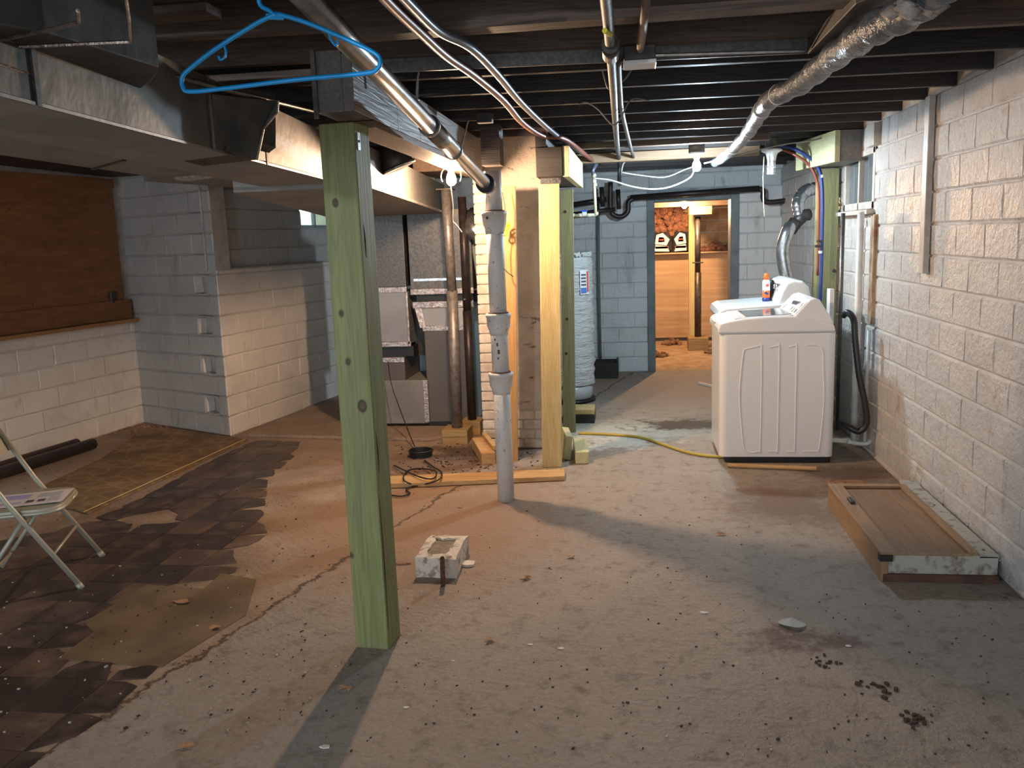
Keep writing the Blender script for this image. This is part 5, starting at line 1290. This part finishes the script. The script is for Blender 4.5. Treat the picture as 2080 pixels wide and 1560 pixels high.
for (x0, x1, y0, y1, nm) in ((hx0-.004, hx0+.07, hy0-.012, hy1, 'lid_rail'), (hx1-.115, hx1-.08, hy0+.0, hy1, 'lid_rail'), (hx0+.07, hx1-.115, hy1-.045, hy1, 'lid_rail')):
    MB().box(x0, x1, y0, y1, hz, hz+.014).build(nm, 'hatch_x', ht, bevel=.002)
MB().box(hx0+.07, hx1-.115, hy0-.008, hy0+.006, hz, hz+.008).build('front_lip', 'hatch_x', ht)
MB().box(hx1-.078, hx1, hy0+.0, hy1+.1, hz-.01, hz+.006).build('painted_rail', 'hatch_paint', ht, bevel=.002)
MB().box(hx0-.008, hx0+.045, hy0-.02, hy0+.02, hz-.025, hz+.004).build('corner_cap', 'header_dark', ht)
MB().box(hx0+.03, hx0+.055, 4.48, 4.56, hz+.014, hz+.03).build('latch', 'dark_metal', ht, bevel=.003)
for x, y in ((hx1-.04, hy0+.06), (hx1-.04, 4.5)): MB().lathe((x, y, hz+.006), [(.007, 0), (.006, .003)], 10).build('screw', 'rust', ht)
tag(MB().box(1.14, 1.36, 5.18, 5.30, 0, .03).build('flat_stone', 'rubble', bevel=.006), 'flat dark stone scrap on the floor behind the hatch', 'stone')
# ================================================================ ANCHOR BLOCK
ab = thing('concrete_stub', 'broken white painted concrete stub with a bolt in the middle of the floor', 'concrete block')
MT['stub'] = plain('stub_paint', (.70, .62, .52), .7, col2=(.30, .24, .19), nscale=22, lo=.5, hi=.62, bscale=30, bdist=.008)
MT['stub_core'] = plain('stub_core', (.22, .17, .12), .9, col2=(.33, .26, .19), nscale=30, bscale=40, bdist=.01)
q = [P(830, 1172, z=0), P(915, 1178, z=0), P(940, 1150, z=0), P(938, 1105, z=.09), P(850, 1100, z=.09)]
c0_ = P(838, 1176, z=0); c1_ = P(932, 1172, z=0)
x0, x1, y0, y1 = c0_.x+.01, c1_.x-.01, 3.72, 4.04
jit = random.Random(5)
def loopbox(x0, x1, y0, y1, j, n=5):
    pts = []
    for (xa, ya), (xb, yb_) in (((x0, y0), (x1, y0)), ((x1, y0), (x1, y1)), ((x1, y1), (x0, y1)), ((x0, y1), (x0, y0))):
        for i in range(n): pts.append((xa+(xb-xa)*i/n+jit.uniform(-j, j), ya+(yb_-ya)*i/n+jit.uniform(-j, j)))
    return pts
oo = loopbox(x0, x1, y0, y1, .006); ii = loopbox(x0+.045, x1-.05, y0+.05, y1-.06, .008)
n = len(oo); vs_ = [(a, b, 0) for a, b in oo]+[(a, b, .095+jit.uniform(-.004, .004)) for a, b in oo]+[(a, b, .10+jit.uniform(-.004, .004)) for a, b in ii]+[(a, b, .086) for a, b in ii]
fs = [tuple(range(n))[::-1]]
for k in range(3):
    fs += [(k*n+i, k*n+(i+1) % n, (k+1)*n+(i+1) % n, (k+1)*n+i) for i in range(n)]
MB().add(vs_, fs).build('rim', 'stub', ab)
MB().hexa([(a, b, .05) for a, b in ii], [(a, b, .089) for a, b in ii]).build('core', 'stub_core', ab)
bq = P(900, 1188, z=0)
MB().tube([(bq.x, bq.y, 0), (bq.x+.003, bq.y, .13)], .011, 12).build('bolt', 'rust', ab, True)
MB().tube([(bq.x+.003, bq.y, .128), (bq.x+.003, bq.y, .136)], .008, 12).build('bolt_tip', 'black', ab)
MB().obox(P(922, 1150, z=.05), .03, .02, .08, .3).build('wood_wedge', 'pine_y', ab, bevel=.003)
chipthing(950, 1148, .045, 'chip', 'white flake lying against the right side of the concrete stub', 'flake', flat=.4)
chipthing(815, 1146, .05, 'rubble', 'brown splinter between the green post and the concrete stub', 'splinter', flat=.2, ry=.3)
# ================================================================ SMALL LITTER ON THE FLOOR
for (a, b, s, lab, nm) in ((1608, 1268, .055, 'clear cracked plastic piece lying on the grey floor', 'plastic_piece'),):
    q = P(a, b, z=0); vs_ = []; fs = []; n = 14
    pts = [(q.x+s*math.cos(t_)*(1 if math.sin(t_) < .3 else .8), q.y+s*math.sin(t_), .018-.016*abs(math.sin(t_/2+1))) for t_ in [6.2832*i/n for i in range(n)]]
    o = MB().add(pts+[(q.x, q.y, .03)], [(i, (i+1) % n, n) for i in range(n)]).build(nm, 'clear')
    sm_ = o.modifiers.new('thickness', 'SOLIDIFY'); sm_.thickness = .0015
    tag(o, lab, 'plastic')
def leaf(px_, py_, s, lab, star=False):
    q = P(px_, py_, z=0); r_ = random.Random(px_); n = 10; a0 = r_.uniform(0, 6); pts = []
    for i in range(n):
        rr = s*((1 if i % 2 else .35) if star else (.9 if i % 5 else .6)); asp = 1 if star else .5
        pts.append((q.x+rr*math.cos(a0+6.2832*i/n), q.y+rr*asp*math.sin(a0+6.2832*i/n), .002+.012*r_.random()))
    o = MB().add(pts+[(q.x, q.y, .006)], [(i, (i+1) % n, n) for i in range(n)]).build('dry_leaf', 'leaf')
    tag(o, lab, 'leaf')
leaf(1068, 1176, .035, 'dry lobed oak leaf to the right of the concrete stub', True)
leaf(1160, 1133, .022, 'small curled leaf near the edge of the pipe shadow')
leaf(702, 1402, .03, 'dark oval leaf in the shadow of the green post')
leaf(995, 1303, .03, 'dry brown leaf on the floor in front of the concrete stub', True)
leaf(1464, 1087, .03, 'long brown wood shaving between hatch and soil pipe')
leaf(936, 1031, .025, 'dark leaf scrap near the foot of the soil pipe', True)
leaf(370, 1225, .05, 'tan papery leaf on the olive floor patch')
leaf(437, 1277, .04, 'second tan leaf near the slab edge on the olive patch')
leaf(380, 1518, .03, 'tan leaf at the bottom edge of the slab')
for a, b, s, lab in ((1430, 1245, .02, 'white bone shaped chip in the pipe shadow'), (1140, 1318, .017, 'oval white paint chip in front of the oak leaf'), (1078, 1310, .014, 'pointed white paint chip left of the oval one'), (921, 1343, .010, 'small upright white chip right of the green post shadow'),
                     (660, 1518, .022, 'grey paint flake at the bottom of the green post shadow'), (825, 1438, .014, 'tiny white flake with a dark crumb beside the post shadow'), (1723, 1313, .016, 'thin white splinter in the dark floor area')):
    chipthing(a, b, s, 'chip', lab, 'chip', ry=.5)
for a, b, s, lab in ((1785, 1400, .04, 'larger clump of black dirt in the dark floor area'), (1855, 1465, .035, 'round clump of dirt near the lower right corner'), (1670, 1350, .03, 'smear of crumbled dirt left of the black clump'), (880, 1246, .001, '')):
    if not lab: continue
    m = MB(); q = P(a, b, z=0); r_ = random.Random(a)
    for i in range(16):
        ss = s*r_.uniform(.1, .3); m.obox((q.x+r_.gauss(0, s*.7), q.y+r_.gauss(0, s*.7), ss*.4), ss*1.8, ss*1.2, ss*.8, r_.uniform(0, 3))
    tag(m.build('dirt_clump', 'dirt', bevel=.002), lab, 'dirt', kind='stuff')
# countless crumbs
r_ = random.Random(21); mD, mL = MB(), MB()
for i in range(380):
    px_, py_ = r_.uniform(560, 2050), 940+600*r_.random()**.8
    if px_ > 1690 and py_ < 1200: continue
    q = P(px_, py_, z=0); s = r_.uniform(.0012, .0042)*(1.3 if r_.random() < .1 else 1)
    (mD if r_.random() < .88 else mL).obox((q.x, q.y, s*.4), s*2.2, s*1.3, s, r_.uniform(0, 3))
for i in range(260):
    px_, py_ = r_.uniform(0, 640), r_.uniform(950, 1500)
    q = P(px_, py_, z=.004); s = r_.uniform(.0015, .0045)*(1.4 if r_.random() < .12 else 1)
    (mD if r_.random() < .6 else mL).obox((q.x, q.y, .004+s*.4), s*2.2, s*1.3, s, r_.uniform(0, 3))
for i in range(200):
    px_, py_ = r_.gauss(920, 90), r_.gauss(930, 22)
    q = P(px_, min(py_, 1000), z=0); s = r_.uniform(.002, .008)
    mD.obox((q.x, q.y, s*.4), s*2.2, s*1.3, s, r_.uniform(0, 3))
tag(mD.build('floor_crumbs', 'dirt'), 'dark crumbs and grit scattered over the whole floor', 'crumbs', kind='stuff')
tag(mL.build('paint_flakes', 'fleck'), 'tiny pale paint flakes scattered over the whole floor', 'flakes', kind='stuff')
# yellow hose over the floor
hs = [P(a, b, z=.012) for a, b in ((1175, 880), (1235, 882), (1300, 888), (1345, 902), (1390, 917), (1430, 925), (1470, 928))]
tag(MB().tube(smoothpath(hs, 6), .010, 10).build('extension_cord', 'yellow_hose', smooth=True), 'yellow extension cord crossing the floor to the washer', 'cord')
# white strip of tile beside the washer
q = P(1440, 785, z=0)
tag(MB().obox((q.x, q.y, .012), .022, .35, .02, .55).build('white_strip', 'white_pvc'), 'short white strip on the floor left of the dryer', 'strip')
# ================================================================ BLUE HANGER
hg = thing('clothes_hanger', 'bright blue plastic clothes hanger hooked on the ceiling near the camera', 'hanger')
Yh = 1.8
hp2 = [P(a, b, y=Yh) for a, b in ((562, 28), (520, 48), (440, 98), (385, 140), (370, 158), (372, 178), (388, 186), (470, 178), (600, 162), (740, 149), (766, 140), (772, 122), (758, 106), (700, 78), (620, 45), (562, 28))]
MB().tube(smoothpath(hp2, 5), .0048, 12).build('frame', 'hanger', hg, True)
hk = [P(a, b, y=Yh) for a, b in ((560, 34), (548, 22), (532, 14), (526, 2), (530, -12), (548, -26), (570, -28), (585, -18))]
MB().tube(smoothpath(hk, 5), .0045, 12).build('hook', 'hanger', hg, True)
c_ = P(558, 34, y=Yh); MB().obox(c_, .038, .007, .012, 0, ('Y', .1)).build('neck', 'hanger', hg, bevel=.002)
for pts in (((455, 92), (459, 106), (455, 118), (447, 121), (444, 114)), ((668, 66), (672, 80), (681, 92), (686, 88), (684, 81))):
    MB().tube(smoothpath([P(a, b, y=Yh) for a, b in pts], 4), .0026, 8).build('strap_hook', 'hanger', hg, True)
# ---- near ceiling timbers and pans
pan = thing('ceiling_pan', 'grey sheet metal pan with a bright lower edge across the near joists', 'duct')
a_, b2 = P(775, 142, z=2.18), P(1640, 102, z=2.18)
MB().hexa([(a_.x, a_.y, 2.17), (b2.x, b2.y, 2.17), (b2.x, b2.y+.012, 2.17), (a_.x, a_.y+.012, 2.17)], [(a_.x, a_.y, 2.25), (b2.x, b2.y, 2.25), (b2.x, b2.y+.012, 2.25), (a_.x, a_.y+.012, 2.25)]).build('front_sheet', 'galv', pan)
c_, d_ = P(1640, 102, z=2.18), P(1745, 65, z=2.18)
MB().hexa([(c_.x, c_.y, 2.165), (d_.x, d_.y, 2.165), (d_.x, d_.y-.7, 2.165), (c_.x, c_.y-.7, 2.165)], [(c_.x, c_.y, 2.215), (d_.x, d_.y, 2.215), (d_.x, d_.y-.7, 2.215), (c_.x, c_.y-.7, 2.215)]).build('end_box', 'galv_dull', pan, bevel=.003)
MB().tube([P(1330, 112, z=2.168), P(1635, 103, z=2.168)], .005, 6).build('edge_seam', 'galv_bright', pan)
for i, (x0, x1, y0, mat) in enumerate(((-1.9, -1.2, 3.3, 'joist_near'), (-.9, .9, 2.75, 'joist_near'), (-1.9, -1.15, 2.35, 'joist_near'))):
    MB().box(x0, x1, y0, y0+.09, 2.19, 2.214).build('ceiling_batten', mat, ce)
tag(MB().box(-.75, 1.0, 7.35, 7.44, 2.14, 2.215).build('cross_board', 'brown_x', bevel=.003), 'long pale board under the far joists beside the cool bulb', 'board')
tag(MB().box(-.6, .95, 6.45, 6.53, 2.17, 2.213).build('cross_board', 'joist_near', bevel=.003), 'brown board under the joists in front of the cool bulb', 'board')
